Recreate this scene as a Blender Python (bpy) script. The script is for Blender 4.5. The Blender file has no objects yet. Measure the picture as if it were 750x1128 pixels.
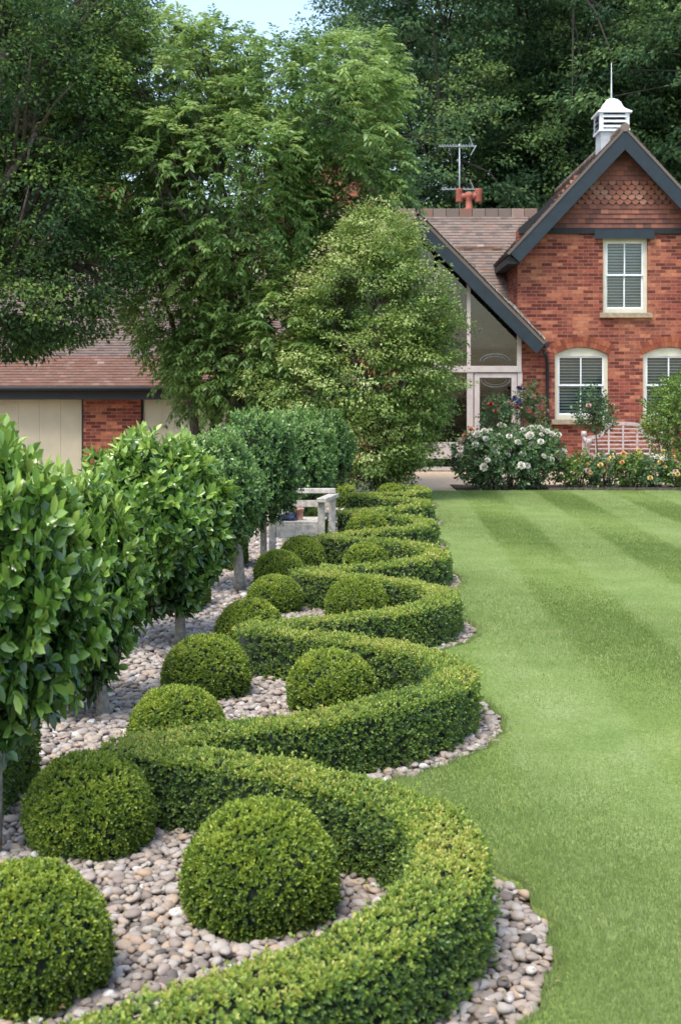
import bpy, bmesh, math, random
import numpy as np
from mathutils import Vector, Matrix, noise as mnoise
R = math.radians
rng = np.random.default_rng(7)
random.seed(7)
S = bpy.context.scene
COL = S.collection
CAMH = 1.6
F = 1400.0
def PX(px, Y): return (px - 375.0) * Y / F
def PZ(py, Y): return CAMH - (py - 438.0) * Y / F

# ------------------------------------------------------------------ materials
def new_mat(name):
    m = bpy.data.materials.new(name); m.use_nodes = True
    nt = m.node_tree; nt.nodes.clear()
    out = nt.nodes.new('ShaderNodeOutputMaterial')
    return m, nt, out
def N(nt, t, **kw):
    n = nt.nodes.new(t)
    for k, v in kw.items():
        if k.startswith('i_'): n.inputs[k[2:].replace('_', ' ')].default_value = v
        else: setattr(n, k, v)
    return n
def ramp(nt, stops, fac):
    r = nt.nodes.new('ShaderNodeValToRGB')
    el = r.color_ramp.elements
    while len(el) < len(stops): el.new(0.5)
    for e, (p, c) in zip(el, stops):
        e.position = p; e.color = (*c, 1)
    nt.links.new(fac, r.inputs[0])
    return r
def simple(name, col, rough=0.6, var=0.12, scale=8.0, metal=0.0, bump=0.0, spec=0.5):
    m, nt, out = new_mat(name)
    p = N(nt, 'ShaderNodeBsdfPrincipled'); p.inputs['Roughness'].default_value = rough
    p.inputs['Metallic'].default_value = metal
    p.inputs['Specular IOR Level'].default_value = spec
    tc = N(nt, 'ShaderNodeTexCoord')
    nz = N(nt, 'ShaderNodeTexNoise'); nz.inputs['Scale'].default_value = scale; nz.inputs['Detail'].default_value = 6
    nt.links.new(tc.outputs['Object'], nz.inputs['Vector'])
    lo = tuple(c * (1 - var * 1.6) for c in col); hi = tuple(min(1, c * (1 + var * 1.6)) for c in col)
    r = ramp(nt, [(0.3, lo), (0.7, hi)], nz.outputs['Fac'])
    nt.links.new(r.outputs[0], p.inputs['Base Color'])
    if bump:
        b = N(nt, 'ShaderNodeBump'); b.inputs['Strength'].default_value = bump; b.inputs['Distance'].default_value = 0.01
        nt.links.new(nz.outputs['Fac'], b.inputs['Height']); nt.links.new(b.outputs[0], p.inputs['Normal'])
    nt.links.new(p.outputs[0], out.inputs[0])
    return m
def tinted(name, stops, rough=0.5, transl=0.0, spec=0.5, nscale=0, namp=0.3):
    """colour from the per-face 'tint' attribute (each leaf, tile or stone its own)"""
    m, nt, out = new_mat(name)
    at = N(nt, 'ShaderNodeAttribute'); at.attribute_name = 'tint'
    fac = at.outputs['Fac']
    if nscale:
        tc = N(nt, 'ShaderNodeTexCoord')
        nz = N(nt, 'ShaderNodeTexNoise'); nz.inputs['Scale'].default_value = nscale; nz.inputs['Detail'].default_value = 3
        nt.links.new(tc.outputs['Object'], nz.inputs['Vector'])
        ma = N(nt, 'ShaderNodeMath', operation='MULTIPLY_ADD'); ma.inputs[1].default_value = namp; ma.inputs[2].default_value = -namp / 2
        nt.links.new(nz.outputs['Fac'], ma.inputs[0])
        ad = N(nt, 'ShaderNodeMath', operation='ADD')
        nt.links.new(fac, ad.inputs[0]); nt.links.new(ma.outputs[0], ad.inputs[1]); fac = ad.outputs[0]
    r = ramp(nt, stops, fac)
    p = N(nt, 'ShaderNodeBsdfPrincipled'); p.inputs['Roughness'].default_value = rough
    p.inputs['Specular IOR Level'].default_value = spec
    nt.links.new(r.outputs[0], p.inputs['Base Color'])
    if transl > 0:
        t = N(nt, 'ShaderNodeBsdfTranslucent')
        mx = N(nt, 'ShaderNodeMixShader'); mx.inputs[0].default_value = transl
        hs = N(nt, 'ShaderNodeHueSaturation'); hs.inputs['Value'].default_value = 1.5; hs.inputs['Hue'].default_value = 0.485
        nt.links.new(r.outputs[0], hs.inputs['Color']); nt.links.new(hs.outputs[0], t.inputs[0])
        nt.links.new(p.outputs[0], mx.inputs[1]); nt.links.new(t.outputs[0], mx.inputs[2])
        nt.links.new(mx.outputs[0], out.inputs[0])
    else:
        nt.links.new(p.outputs[0], out.inputs[0])
    return m
def brick_mat(name, c1, c2, mortar, axis='X', patch=(0.42, 0.17, 0.07), patchamt=0.55, bw=0.228, bh=0.075, ms=0.006, offs=0.5):
    m, nt, out = new_mat(name)
    tc = N(nt, 'ShaderNodeTexCoord'); sp = N(nt, 'ShaderNodeSeparateXYZ'); nt.links.new(tc.outputs['Object'], sp.inputs[0])
    ad = N(nt, 'ShaderNodeMath', operation='ADD')
    nt.links.new(sp.outputs['X'], ad.inputs[0]); nt.links.new(sp.outputs['Y'], ad.inputs[1])
    cb = N(nt, 'ShaderNodeCombineXYZ'); nt.links.new(ad.outputs[0], cb.inputs[0]); nt.links.new(sp.outputs['Z'], cb.inputs[1])
    br = N(nt, 'ShaderNodeTexBrick'); br.offset = offs
    br.inputs['Scale'].default_value = 1.0; br.inputs['Brick Width'].default_value = bw; br.inputs['Row Height'].default_value = bh
    br.inputs['Mortar Size'].default_value = ms; br.inputs['Mortar Smooth'].default_value = 0.2; br.inputs['Bias'].default_value = -0.1
    br.inputs['Color1'].default_value = (0, 0, 0, 1); br.inputs['Color2'].default_value = (1, 1, 1, 1); br.inputs['Mortar'].default_value = (0.5, 0.5, 0.5, 1)
    nt.links.new(cb.outputs[0], br.inputs['Vector'])
    rc = ramp(nt, [(0.0, tuple(c * 0.62 for c in c1)), (0.35, c1), (0.75, c2), (1.0, tuple(c * 1.15 for c in patch))], br.outputs['Color'])
    nz = N(nt, 'ShaderNodeTexNoise'); nz.inputs['Scale'].default_value = 0.9; nz.inputs['Detail'].default_value = 3
    nt.links.new(cb.outputs[0], nz.inputs['Vector'])
    r2 = ramp(nt, [(0.42, (0, 0, 0)), (0.62, (1, 1, 1))], nz.outputs['Fac'])
    mm = N(nt, 'ShaderNodeMath', operation='MULTIPLY'); nt.links.new(r2.outputs[0], mm.inputs[0]); nt.links.new(br.outputs['Color'], mm.inputs[1])
    m3 = N(nt, 'ShaderNodeMath', operation='MULTIPLY'); nt.links.new(mm.outputs[0], m3.inputs[0]); m3.inputs[1].default_value = patchamt
    mx = N(nt, 'ShaderNodeMixRGB'); nt.links.new(m3.outputs[0], mx.inputs[0]); nt.links.new(rc.outputs[0], mx.inputs[1]); mx.inputs[2].default_value = (*patch, 1)
    n2 = N(nt, 'ShaderNodeTexNoise'); n2.inputs['Scale'].default_value = 14; n2.inputs['Detail'].default_value = 5
    nt.links.new(cb.outputs[0], n2.inputs['Vector'])
    r3 = ramp(nt, [(0.3, (0.72, 0.72, 0.72)), (0.7, (1.2, 1.2, 1.2))], n2.outputs['Fac'])
    mu = N(nt, 'ShaderNodeMixRGB', blend_type='MULTIPLY'); mu.inputs[0].default_value = 1
    nt.links.new(mx.outputs[0], mu.inputs[1]); nt.links.new(r3.outputs[0], mu.inputs[2])
    mo = N(nt, 'ShaderNodeMixRGB'); nt.links.new(br.outputs['Fac'], mo.inputs[0]); nt.links.new(mu.outputs[0], mo.inputs[1]); mo.inputs[2].default_value = (*mortar, 1)
    p = N(nt, 'ShaderNodeBsdfPrincipled'); p.inputs['Roughness'].default_value = 0.9; p.inputs['Specular IOR Level'].default_value = 0.2
    nt.links.new(mo.outputs[0], p.inputs['Base Color'])
    b = N(nt, 'ShaderNodeBump'); b.inputs['Strength'].default_value = 0.6; b.inputs['Distance'].default_value = 0.01; b.invert = True
    nt.links.new(br.outputs['Fac'], b.inputs['Height']); nt.links.new(b.outputs[0], p.inputs['Normal'])
    nt.links.new(p.outputs[0], out.inputs[0])
    return m
def glass_mat(name, base=0.10):
    m, nt, out = new_mat(name)
    t = N(nt, 'ShaderNodeBsdfTransparent'); t.inputs[0].default_value = (0.80, 0.84, 0.82, 1)
    g = N(nt, 'ShaderNodeBsdfGlossy'); g.inputs['Roughness'].default_value = 0.03
    tc = N(nt, 'ShaderNodeTexCoord'); nz = N(nt, 'ShaderNodeTexNoise'); nz.inputs['Scale'].default_value = 1.3
    nt.links.new(tc.outputs['Object'], nz.inputs['Vector'])
    b = N(nt, 'ShaderNodeBump'); b.inputs['Strength'].default_value = 0.15; b.inputs['Distance'].default_value = 0.02
    nt.links.new(nz.outputs['Fac'], b.inputs['Height']); nt.links.new(b.outputs[0], g.inputs['Normal'])
    fr = N(nt, 'ShaderNodeFresnel'); fr.inputs[0].default_value = 1.5
    ad = N(nt, 'ShaderNodeMath', operation='ADD'); ad.inputs[1].default_value = base; nt.links.new(fr.outputs[0], ad.inputs[0])
    mx = N(nt, 'ShaderNodeMixShader'); nt.links.new(ad.outputs[0], mx.inputs[0]); nt.links.new(t.outputs[0], mx.inputs[1]); nt.links.new(g.outputs[0], mx.inputs[2])
    nt.links.new(mx.outputs[0], out.inputs[0])
    return m

M = {}
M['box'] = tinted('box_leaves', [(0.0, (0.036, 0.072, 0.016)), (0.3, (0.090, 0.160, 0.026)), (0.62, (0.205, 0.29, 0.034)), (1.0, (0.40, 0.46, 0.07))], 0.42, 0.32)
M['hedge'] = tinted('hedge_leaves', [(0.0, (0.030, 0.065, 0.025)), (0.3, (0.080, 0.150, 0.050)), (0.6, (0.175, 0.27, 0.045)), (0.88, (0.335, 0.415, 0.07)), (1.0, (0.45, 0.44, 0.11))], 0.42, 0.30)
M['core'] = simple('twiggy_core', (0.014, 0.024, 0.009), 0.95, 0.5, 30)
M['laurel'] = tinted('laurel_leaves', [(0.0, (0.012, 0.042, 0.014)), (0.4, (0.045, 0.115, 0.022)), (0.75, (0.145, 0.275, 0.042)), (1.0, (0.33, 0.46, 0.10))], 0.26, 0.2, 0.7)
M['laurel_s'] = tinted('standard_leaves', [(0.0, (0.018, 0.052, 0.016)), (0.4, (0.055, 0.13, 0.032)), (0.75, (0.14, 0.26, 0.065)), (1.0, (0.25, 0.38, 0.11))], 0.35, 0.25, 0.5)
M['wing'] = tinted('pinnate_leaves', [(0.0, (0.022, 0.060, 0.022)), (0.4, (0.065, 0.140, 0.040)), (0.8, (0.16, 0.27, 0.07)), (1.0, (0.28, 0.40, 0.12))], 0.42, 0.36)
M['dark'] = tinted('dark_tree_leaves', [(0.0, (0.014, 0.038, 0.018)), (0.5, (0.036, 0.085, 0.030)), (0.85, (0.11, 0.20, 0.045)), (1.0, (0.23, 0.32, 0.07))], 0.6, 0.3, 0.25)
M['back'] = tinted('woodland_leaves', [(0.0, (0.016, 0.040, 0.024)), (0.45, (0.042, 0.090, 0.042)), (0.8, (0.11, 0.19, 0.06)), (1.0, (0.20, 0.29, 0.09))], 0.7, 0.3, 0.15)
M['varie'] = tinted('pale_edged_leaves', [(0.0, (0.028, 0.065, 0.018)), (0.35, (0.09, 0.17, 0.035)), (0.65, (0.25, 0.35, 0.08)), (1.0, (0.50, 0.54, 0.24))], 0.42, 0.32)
M['rose'] = tinted('rose_leaves', [(0.0, (0.03, 0.08, 0.03)), (0.5, (0.085, 0.17, 0.06)), (1.0, (0.20, 0.30, 0.10))], 0.45, 0.2)
M['shrub'] = tinted('shrub_leaves', [(0.0, (0.025, 0.07, 0.015)), (0.5, (0.10, 0.19, 0.028)), (1.0, (0.25, 0.36, 0.06))], 0.4, 0.25)
M['grass'] = tinted('grass_blades', [(0.0, (0.132, 0.208, 0.050)), (0.45, (0.195, 0.270, 0.078)), (0.8, (0.280, 0.338, 0.138)), (1.0, (0.44, 0.42, 0.25))], 0.6, 0.25, 0.2, 2.6, 0.62)
M['cobble'] = tinted('river_cobbles', [(0.0, (0.10, 0.088, 0.080)), (0.2, (0.20, 0.165, 0.14)), (0.45, (0.31, 0.255, 0.215)), (0.65, (0.37, 0.335, 0.30)), (0.82, (0.38, 0.27, 0.18)), (0.9, (0.30, 0.26, 0.24)), (1.0, (0.58, 0.55, 0.51))], 0.75, 0, 0.3, 35, 0.28)
M['tile'] = tinted('roof_tiles', [(0.0, (0.085, 0.072, 0.065)), (0.35, (0.165, 0.13, 0.112)), (0.6, (0.22, 0.165, 0.14)), (0.8, (0.22, 0.12, 0.088)), (1.0, (0.36, 0.31, 0.27))], 0.9, 0, 0.2, 3, 0.25)
M['tile_red'] = tinted('hung_tiles', [(0.0, (0.11, 0.052, 0.044)), (0.4, (0.20, 0.082, 0.062)), (0.7, (0.28, 0.108, 0.072)), (1.0, (0.34, 0.18, 0.13))], 0.85, 0, 0.25, 6, 0.2)
M['tile_barn'] = tinted('barn_tiles', [(0.0, (0.08, 0.06, 0.055)), (0.3, (0.14, 0.105, 0.095)), (0.55, (0.18, 0.135, 0.115)), (0.76, (0.165, 0.085, 0.063)), (1.0, (0.30, 0.22, 0.19))], 0.9, 0, 0.2, 1.2, 0.4)
M['brick'] = brick_mat('red_brick', (0.20, 0.050, 0.036), (0.31, 0.080, 0.050), (0.27, 0.155, 0.12), patch=(0.48, 0.20, 0.105), patchamt=0.85)
M['brick_in'] = brick_mat('brown_brick', (0.15, 0.08, 0.05), (0.22, 0.12, 0.075), (0.18, 0.14, 0.11), patch=(0.28, 0.15, 0.09))
M['vous'] = tinted('arch_bricks', [(0.0, (0.15, 0.045, 0.03)), (0.5, (0.24, 0.07, 0.04)), (1.0, (0.33, 0.115, 0.06))], 0.9, 0, 0.2)
M['blue'] = simple('blue_grey_paint', (0.009, 0.018, 0.028), 0.45, 0.18, 5)
M['blackp'] = simple('black_paint', (0.009, 0.010, 0.013), 0.7, 0.15, 5)
M['cream'] = simple('cream_window_paint', (0.62, 0.59, 0.46), 0.45, 0.06, 6)
M['porchp'] = simple('pinkish_white_paint', (0.50, 0.43, 0.40), 0.5, 0.06, 6)
M['door'] = simple('cream_door_paint', (0.47, 0.42, 0.31), 0.55, 0.06, 2)
M['stone'] = simple('sill_stone', (0.32, 0.25, 0.17), 0.85, 0.18, 10, bump=0.3)
M['blind'] = simple('blind_slats', (0.50, 0.60, 0.60), 0.5, 0.05, 4)
M['room'] = simple('dark_interior', (0.035, 0.035, 0.035), 0.9, 0.1, 2)
M['glass'] = glass_mat('window_glass', 0.04)
M['etch'] = simple('etched_glass_line', (0.13, 0.14, 0.14), 0.6, 0.1, 5)
M['white'] = simple('white_lead_paint', (0.74, 0.76, 0.80), 0.45, 0.05, 6)
M['greylead'] = simple('pale_grey_boarding', (0.45, 0.47, 0.49), 0.6, 0.1, 6)
M['clay'] = simple('clay_pot', (0.34, 0.10, 0.065), 0.7, 0.12, 8)
M['alu'] = simple('dull_aluminium', (0.36, 0.40, 0.44), 0.45, 0.1, 10, metal=0.3)
M['bark'] = simple('tree_bark', (0.085, 0.070, 0.055), 0.95, 0.4, 18, bump=0.8)
M['barkd'] = simple('dark_bark', (0.030, 0.027, 0.021), 0.95, 0.4, 18)
M['barkl'] = simple('pale_smooth_bark', (0.21, 0.19, 0.155), 0.9, 0.3, 30, bump=0.6)
M['bench'] = simple('weathered_oak', (0.42, 0.385, 0.34), 0.8, 0.2, 22, bump=0.4)
M['lbench'] = simple('pinkish_grey_teak', (0.46, 0.39, 0.375), 0.8, 0.15, 16, bump=0.3)
M['navy'] = simple('dark_blue_cloth', (0.025, 0.035, 0.08), 0.85, 0.3, 20)
M['pinkpot'] = simple('pinkish_clay', (0.42, 0.23, 0.18), 0.8, 0.2, 20)
M['petw'] = simple('white_petals', (0.80, 0.76, 0.66), 0.5, 0.08, 20)
M['pety'] = simple('yellow_petals', (0.75, 0.56, 0.20), 0.5, 0.12, 20)
M['peto'] = simple('apricot_petals', (0.78, 0.38, 0.18), 0.5, 0.12, 20)
M['petp'] = simple('pink_petals', (0.62, 0.22, 0.26), 0.5, 0.12, 20)
M['petl'] = simple('pale_pink_petals', (0.66, 0.42, 0.40), 0.5, 0.12, 20)
M['petr'] = simple('red_petals', (0.42, 0.035, 0.04), 0.5, 0.12, 20)
M['petv'] = simple('violet_petals', (0.09, 0.07, 0.20), 0.5, 0.12, 20)
M['lead'] = simple('lichen_grey_tiles', (0.27, 0.25, 0.22), 0.9, 0.35, 9, bump=0.5)

def ground_mat(name, stops, scale, detail=8, rough=0.9, bump=0.0, bscale=60):
    m, nt, out = new_mat(name)
    tc = N(nt, 'ShaderNodeTexCoord'); nz = N(nt, 'ShaderNodeTexNoise'); nz.inputs['Scale'].default_value = scale; nz.inputs['Detail'].default_value = detail
    nz.inputs['Roughness'].default_value = 0.65
    nt.links.new(tc.outputs['Object'], nz.inputs['Vector'])
    r = ramp(nt, stops, nz.outputs['Fac'])
    p = N(nt, 'ShaderNodeBsdfPrincipled'); p.inputs['Roughness'].default_value = rough; p.inputs['Specular IOR Level'].default_value = 0.15
    nt.links.new(r.outputs[0], p.inputs['Base Color'])
    if bump:
        n2 = N(nt, 'ShaderNodeTexVoronoi'); n2.inputs['Scale'].default_value = bscale
        nt.links.new(tc.outputs['Object'], n2.inputs['Vector'])
        b = N(nt, 'ShaderNodeBump'); b.inputs['Strength'].default_value = bump; b.inputs['Distance'].default_value = 0.02
        nt.links.new(n2.outputs['Distance'], b.inputs['Height']); nt.links.new(b.outputs[0], p.inputs['Normal'])
    nt.links.new(p.outputs[0], out.inputs[0])
    return m
M['field'] = ground_mat('rough_field', [(0.3, (0.05, 0.085, 0.02)), (0.7, (0.11, 0.14, 0.04))], 0.4)
M['drive'] = ground_mat('beige_gravel', [(0.3, (0.30, 0.22, 0.16)), (0.7, (0.45, 0.36, 0.28))], 30, bump=0.5)
M['soil'] = ground_mat('dark_soil', [(0.3, (0.055, 0.040, 0.028)), (0.7, (0.12, 0.09, 0.065))], 25, bump=0.5)
M['paving'] = ground_mat('sandy_paving', [(0.3, (0.42, 0.32, 0.22)), (0.7, (0.55, 0.43, 0.31))], 8)
M['slab'] = ground_mat('grey_stone_slab', [(0.3, (0.30, 0.28, 0.26)), (0.7, (0.40, 0.37, 0.35))], 8)

# lawn: grass colour with mown stripes (the nap of the mower) running away from the camera
def lawn_stripe_nodes(nt):
    tc = N(nt, 'ShaderNodeTexCoord'); sp = N(nt, 'ShaderNodeSeparateXYZ'); nt.links.new(tc.outputs['Object'], sp.inputs[0])
    return tc, sp
def lawn_material():
    m, nt, out = new_mat('mown_lawn')
    tc, sp = lawn_stripe_nodes(nt)
    n1 = N(nt, 'ShaderNodeTexNoise'); n1.inputs['Scale'].default_value = 2.2; n1.inputs['Detail'].default_value = 8; n1.inputs['Roughness'].default_value = 0.6
    nt.links.new(tc.outputs['Object'], n1.inputs['Vector'])
    n2 = N(nt, 'ShaderNodeTexNoise'); n2.inputs['Scale'].default_value = 70; n2.inputs['Detail'].default_value = 4
    nt.links.new(tc.outputs['Object'], n2.inputs['Vector'])
    r = ramp(nt, [(0.3, (0.130, 0.195, 0.048)), (0.5, (0.168, 0.238, 0.064)), (0.7, (0.215, 0.276, 0.095))], n1.outputs['Fac'])
    r2 = ramp(nt, [(0.3, (0.70, 0.72, 0.7)), (0.7, (1.22, 1.2, 1.2))], n2.outputs['Fac'])
    mu = N(nt, 'ShaderNodeMixRGB', blend_type='MULTIPLY'); mu.inputs[0].default_value = 1
    nt.links.new(r.outputs[0], mu.inputs[1]); nt.links.new(r2.outputs[0], mu.inputs[2])
    # mower stripes: cos(2 pi (x - 0.04 y - 2.1) / 1.25)
    m1 = N(nt, 'ShaderNodeMath', operation='MULTIPLY_ADD'); nt.links.new(sp.outputs['Y'], m1.inputs[0]); m1.inputs[1].default_value = -0.04; nt.links.new(sp.outputs['X'], m1.inputs[2])
    m2 = N(nt, 'ShaderNodeMath', operation='MULTIPLY_ADD'); nt.links.new(m1.outputs[0], m2.inputs[0]); m2.inputs[1].default_value = 2 * math.pi / 1.25; m2.inputs[2].default_value = -2.1 * 2 * math.pi / 1.25
    m3 = N(nt, 'ShaderNodeMath', operation='COSINE'); nt.links.new(m2.outputs[0], m3.inputs[0])
    rs = ramp(nt, [(0.40, (0.99, 0.97, 0.90)), (0.60, (1.06, 1.03, 1.14))], N(nt, 'ShaderNodeMath', operation='MULTIPLY_ADD').outputs[0])
    ma = rs.inputs[0].links[0].from_node; nt.links.new(m3.outputs[0], ma.inputs[0]); ma.inputs[1].default_value = .5; ma.inputs[2].default_value = .5
    mu2 = N(nt, 'ShaderNodeMixRGB', blend_type='MULTIPLY'); mu2.inputs[0].default_value = 1
    nt.links.new(mu.outputs[0], mu2.inputs[1]); nt.links.new(rs.outputs[0], mu2.inputs[2]); mu = mu2
    p = N(nt, 'ShaderNodeBsdfPrincipled'); p.inputs['Roughness'].default_value = 0.8; p.inputs['Specular IOR Level'].default_value = 0.15
    nt.links.new(mu.outputs[0], p.inputs['Base Color'])
    b = N(nt, 'ShaderNodeBump'); b.inputs['Strength'].default_value = 0.5; b.inputs['Distance'].default_value = 0.01
    nt.links.new(n2.outputs['Fac'], b.inputs['Height']); nt.links.new(b.outputs[0], p.inputs['Normal'])
    nt.links.new(p.outputs[0], out.inputs[0])
    return m
M['lawn'] = lawn_material()

# ------------------------------------------------------------------ object helpers
def wloc(o):
    v = Vector((0, 0, 0))
    while o: v += o.location; o = o.parent
    return v
def tag(o, label=None, cat=None, group=None, kind=None):
    if label: o['label'] = label
    if cat: o['category'] = cat
    if group: o['group'] = group
    if kind: o['kind'] = kind
    return o
def empty(name, loc, label, cat, group=None):
    o = bpy.data.objects.new(name, None); COL.objects.link(o); o.location = loc
    o.empty_display_size = 0.2
    return tag(o, label, cat, group)
def link(name, me, parent=None, loc=None):
    o = bpy.data.objects.new(name, me); COL.objects.link(o)
    if parent: o.parent = parent
    if loc is not None: o.location = loc
    return o
def npmesh(name, V, groups, mats, smooth=False):
    """groups: list of (faces (m,k), material index, tint (m,) or None)"""
    me = bpy.data.meshes.new(name)
    V = np.asarray(V, dtype=np.float32).reshape(-1, 3)
    me.vertices.add(len(V)); me.vertices.foreach_set('co', V.ravel())
    nl = sum(g[0].size for g in groups); nf = sum(len(g[0]) for g in groups)
    me.loops.add(nl); me.polygons.add(nf)
    li = np.concatenate([g[0].ravel() for g in groups]).astype(np.int32)
    tot = np.concatenate([np.full(len(g[0]), g[0].shape[1]) for g in groups]).astype(np.int32)
    st = np.concatenate([[0], np.cumsum(tot)[:-1]]).astype(np.int32)
    me.loops.foreach_set('vertex_index', li)
    me.polygons.foreach_set('loop_start', st); 
    me.polygons.foreach_set('material_index', np.concatenate([np.full(len(g[0]), g[1]) for g in groups]).astype(np.int32))
    if smooth: me.polygons.foreach_set('use_smooth', np.ones(nf, dtype=bool))
    t = np.concatenate([(g[2] if g[2] is not None else np.full(len(g[0]), .5)) for g in groups]).astype(np.float32)
    a = me.attributes.new('tint', 'FLOAT', 'FACE'); a.data.foreach_set('value', t)
    for m in mats: me.materials.append(m)
    me.update(calc_edges=True)
    return me

class MB:
    """collects boxes, bars, tubes, polygons in world coordinates; build() links them as ONE mesh object"""
    def __init__(s): s.V = []; s.F = []; s.T = []; s.S = []
    def add(s, vs, fs, t=0.5, smooth=False):
        b = len(s.V); s.V += [tuple(v) for v in vs]
        for f in fs: s.F.append(tuple(b + i for i in f)); s.T.append(t); s.S.append(smooth)
    def box(s, x0, x1, y0, y1, z0, z1, t=0.5):
        v = [(x0, y0, z0), (x1, y0, z0), (x1, y1, z0), (x0, y1, z0), (x0, y0, z1), (x1, y0, z1), (x1, y1, z1), (x0, y1, z1)]
        s.add(v, [(0, 3, 2, 1), (4, 5, 6, 7), (0, 1, 5, 4), (1, 2, 6, 5), (2, 3, 7, 6), (3, 0, 4, 7)], t)
    def prism(s, pts, y0, y1, t=0.5):
        """pts: (x,z) polygon, extruded in Y"""
        n = len(pts)
        v = [(x, y0, z) for x, z in pts] + [(x, y1, z) for x, z in pts]
        f = [tuple(range(n)), tuple(range(2 * n - 1, n - 1, -1))] + [(i, (i + 1) % n, n + (i + 1) % n, n + i)[::-1] for i in range(n)]
        s.add(v, f, t)
    def bar(s, a, b, w, h, up=(0, 0, 1)):
        a = Vector(a); b = Vector(b); d = (b - a).normalized(); up = Vector(up)
        if abs(d.dot(up)) > 0.98: up = Vector((0, 1, 0))
        x = d.cross(up).normalized(); u = x.cross(d).normalized()
        v = []
        for p in (a, b):
            for sx, su in ((-1, -1), (1, -1), (1, 1), (-1, 1)): v.append(p + x * sx * w / 2 + u * su * h / 2)
        s.add(v, [(0, 1, 2, 3), (7, 6, 5, 4), (0, 4, 5, 1), (1, 5, 6, 2), (2, 6, 7, 3), (3, 7, 4, 0)])
    def tube(s, pts, rads, n=8, t=0.5, cap=True):
        pts = [Vector(p) for p in pts]; rings = []; b = len(s.V)
        prev = None
        for i, p in enumerate(pts):
            d = (pts[min(i + 1, len(pts) - 1)] - pts[max(i - 1, 0)]).normalized()
            if prev is None:
                x = d.cross(Vector((0.13, 0.97, 0.2))); x = x.normalized() if x.length > 1e-3 else Vector((1, 0, 0))
            else:
                x = (prev - d * prev.dot(d)).normalized()
            prev = x; y = d.cross(x); r = rads[i] if hasattr(rads, '__len__') else rads
            for k in range(n):
                a = 2 * math.pi * k / n
                s.V.append(tuple(p + x * math.cos(a) * r + y * math.sin(a) * r))
        for i in range(len(pts) - 1):
            for k in range(n):
                s.F.append((b + i * n + k, b + i * n + (k + 1) % n, b + (i + 1) * n + (k + 1) % n, b + (i + 1) * n + k)); s.T.append(t); s.S.append(True)
        if cap:
            s.F.append(tuple(b + k for k in range(n - 1, -1, -1))); s.T.append(t); s.S.append(False)
            e = b + (len(pts) - 1) * n
            s.F.append(tuple(e + k for k in range(n))); s.T.append(t); s.S.append(False)
    def lathe(s, cx, cy, prof, n=20, smooth=True):
        b = len(s.V)
        for r, z in prof:
            for k in range(n):
                a = 2 * math.pi * k / n; s.V.append((cx + r * math.cos(a), cy + r * math.sin(a), z))
        for i in range(len(prof) - 1):
            for k in range(n):
                s.F.append((b + i * n + k, b + i * n + (k + 1) % n, b + (i + 1) * n + (k + 1) % n, b + (i + 1) * n + k)); s.T.append(0.5); s.S.append(smooth)
        s.F.append(tuple(b + k for k in range(n - 1, -1, -1))); s.T.append(.5); s.S.append(False)
        e = b + (len(prof) - 1) * n; s.F.append(tuple(e + k for k in range(n))); s.T.append(.5); s.S.append(False)
    def build(s, name, mat, parent=None, origin=None, bevel=0.0):
        org = wloc(parent) if parent else Vector(origin if origin is not None else (0, 0, 0))
        me = bpy.data.meshes.new(name)
        me.from_pydata([tuple(Vector(v) - org) for v in s.V], [], s.F)
        a = me.attributes.new('tint', 'FLOAT', 'FACE'); a.data.foreach_set('value', np.array(s.T, dtype=np.float32))
        me.polygons.foreach_set('use_smooth', np.array(s.S, dtype=bool))
        me.materials.append(mat)
        o = link(name, me, parent, None if parent else org)
        if bevel:
            md = o.modifiers.new('edge', 'BEVEL'); md.width = bevel; md.segments = 2; md.limit_method = 'ANGLE'
        return o

def nrm(a): return a / np.maximum(np.linalg.norm(a, axis=-1, keepdims=True), 1e-9)
def rsph(n, r=None):
    v = (r or rng).normal(size=(n, 3)); return nrm(v)
# --- leaves
def leaf_geo(P, A, Nn, L, W, fold=0.25, six=False, droop=0.0):
    """P base (n,3), A axis, Nn face normal; returns verts, quads"""
    n = len(P); L = np.broadcast_to(L, n)[:, None]; W = np.broadcast_to(W, n)[:, None]
    A = nrm(A); B = nrm(np.cross(A, Nn)); Nn = np.cross(B, A)
    if six:
        V = np.stack([P, P + A * L * .30 + B * W * .42 + Nn * W * fold, P + A * L * .68 + B * W * .46 + Nn * W * (fold - droop * .5),
                      P + A * L - Nn * L * droop, P + A * L * .68 - B * W * .46 + Nn * W * (fold - droop * .5), P + A * L * .30 - B * W * .42 + Nn * W * fold], 1)
        b = (np.arange(n) * 6)[:, None]
        Fq = np.concatenate([b + np.array([[0, 3, 2, 1]]), b + np.array([[0, 5, 4, 3]])], 1).reshape(-1, 4)
        return V.reshape(-1, 3), Fq, 2
    V = np.stack([P, P + A * L * .5 + B * W * .5 + Nn * W * fold, P + A * L - Nn * L * droop, P + A * L * .5 - B * W * .5 + Nn * W * fold], 1)
    b = (np.arange(n) * 4)[:, None]
    return V.reshape(-1, 3), (b + np.array([[0, 3, 2, 1]])).reshape(-1, 4), 1
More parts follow.
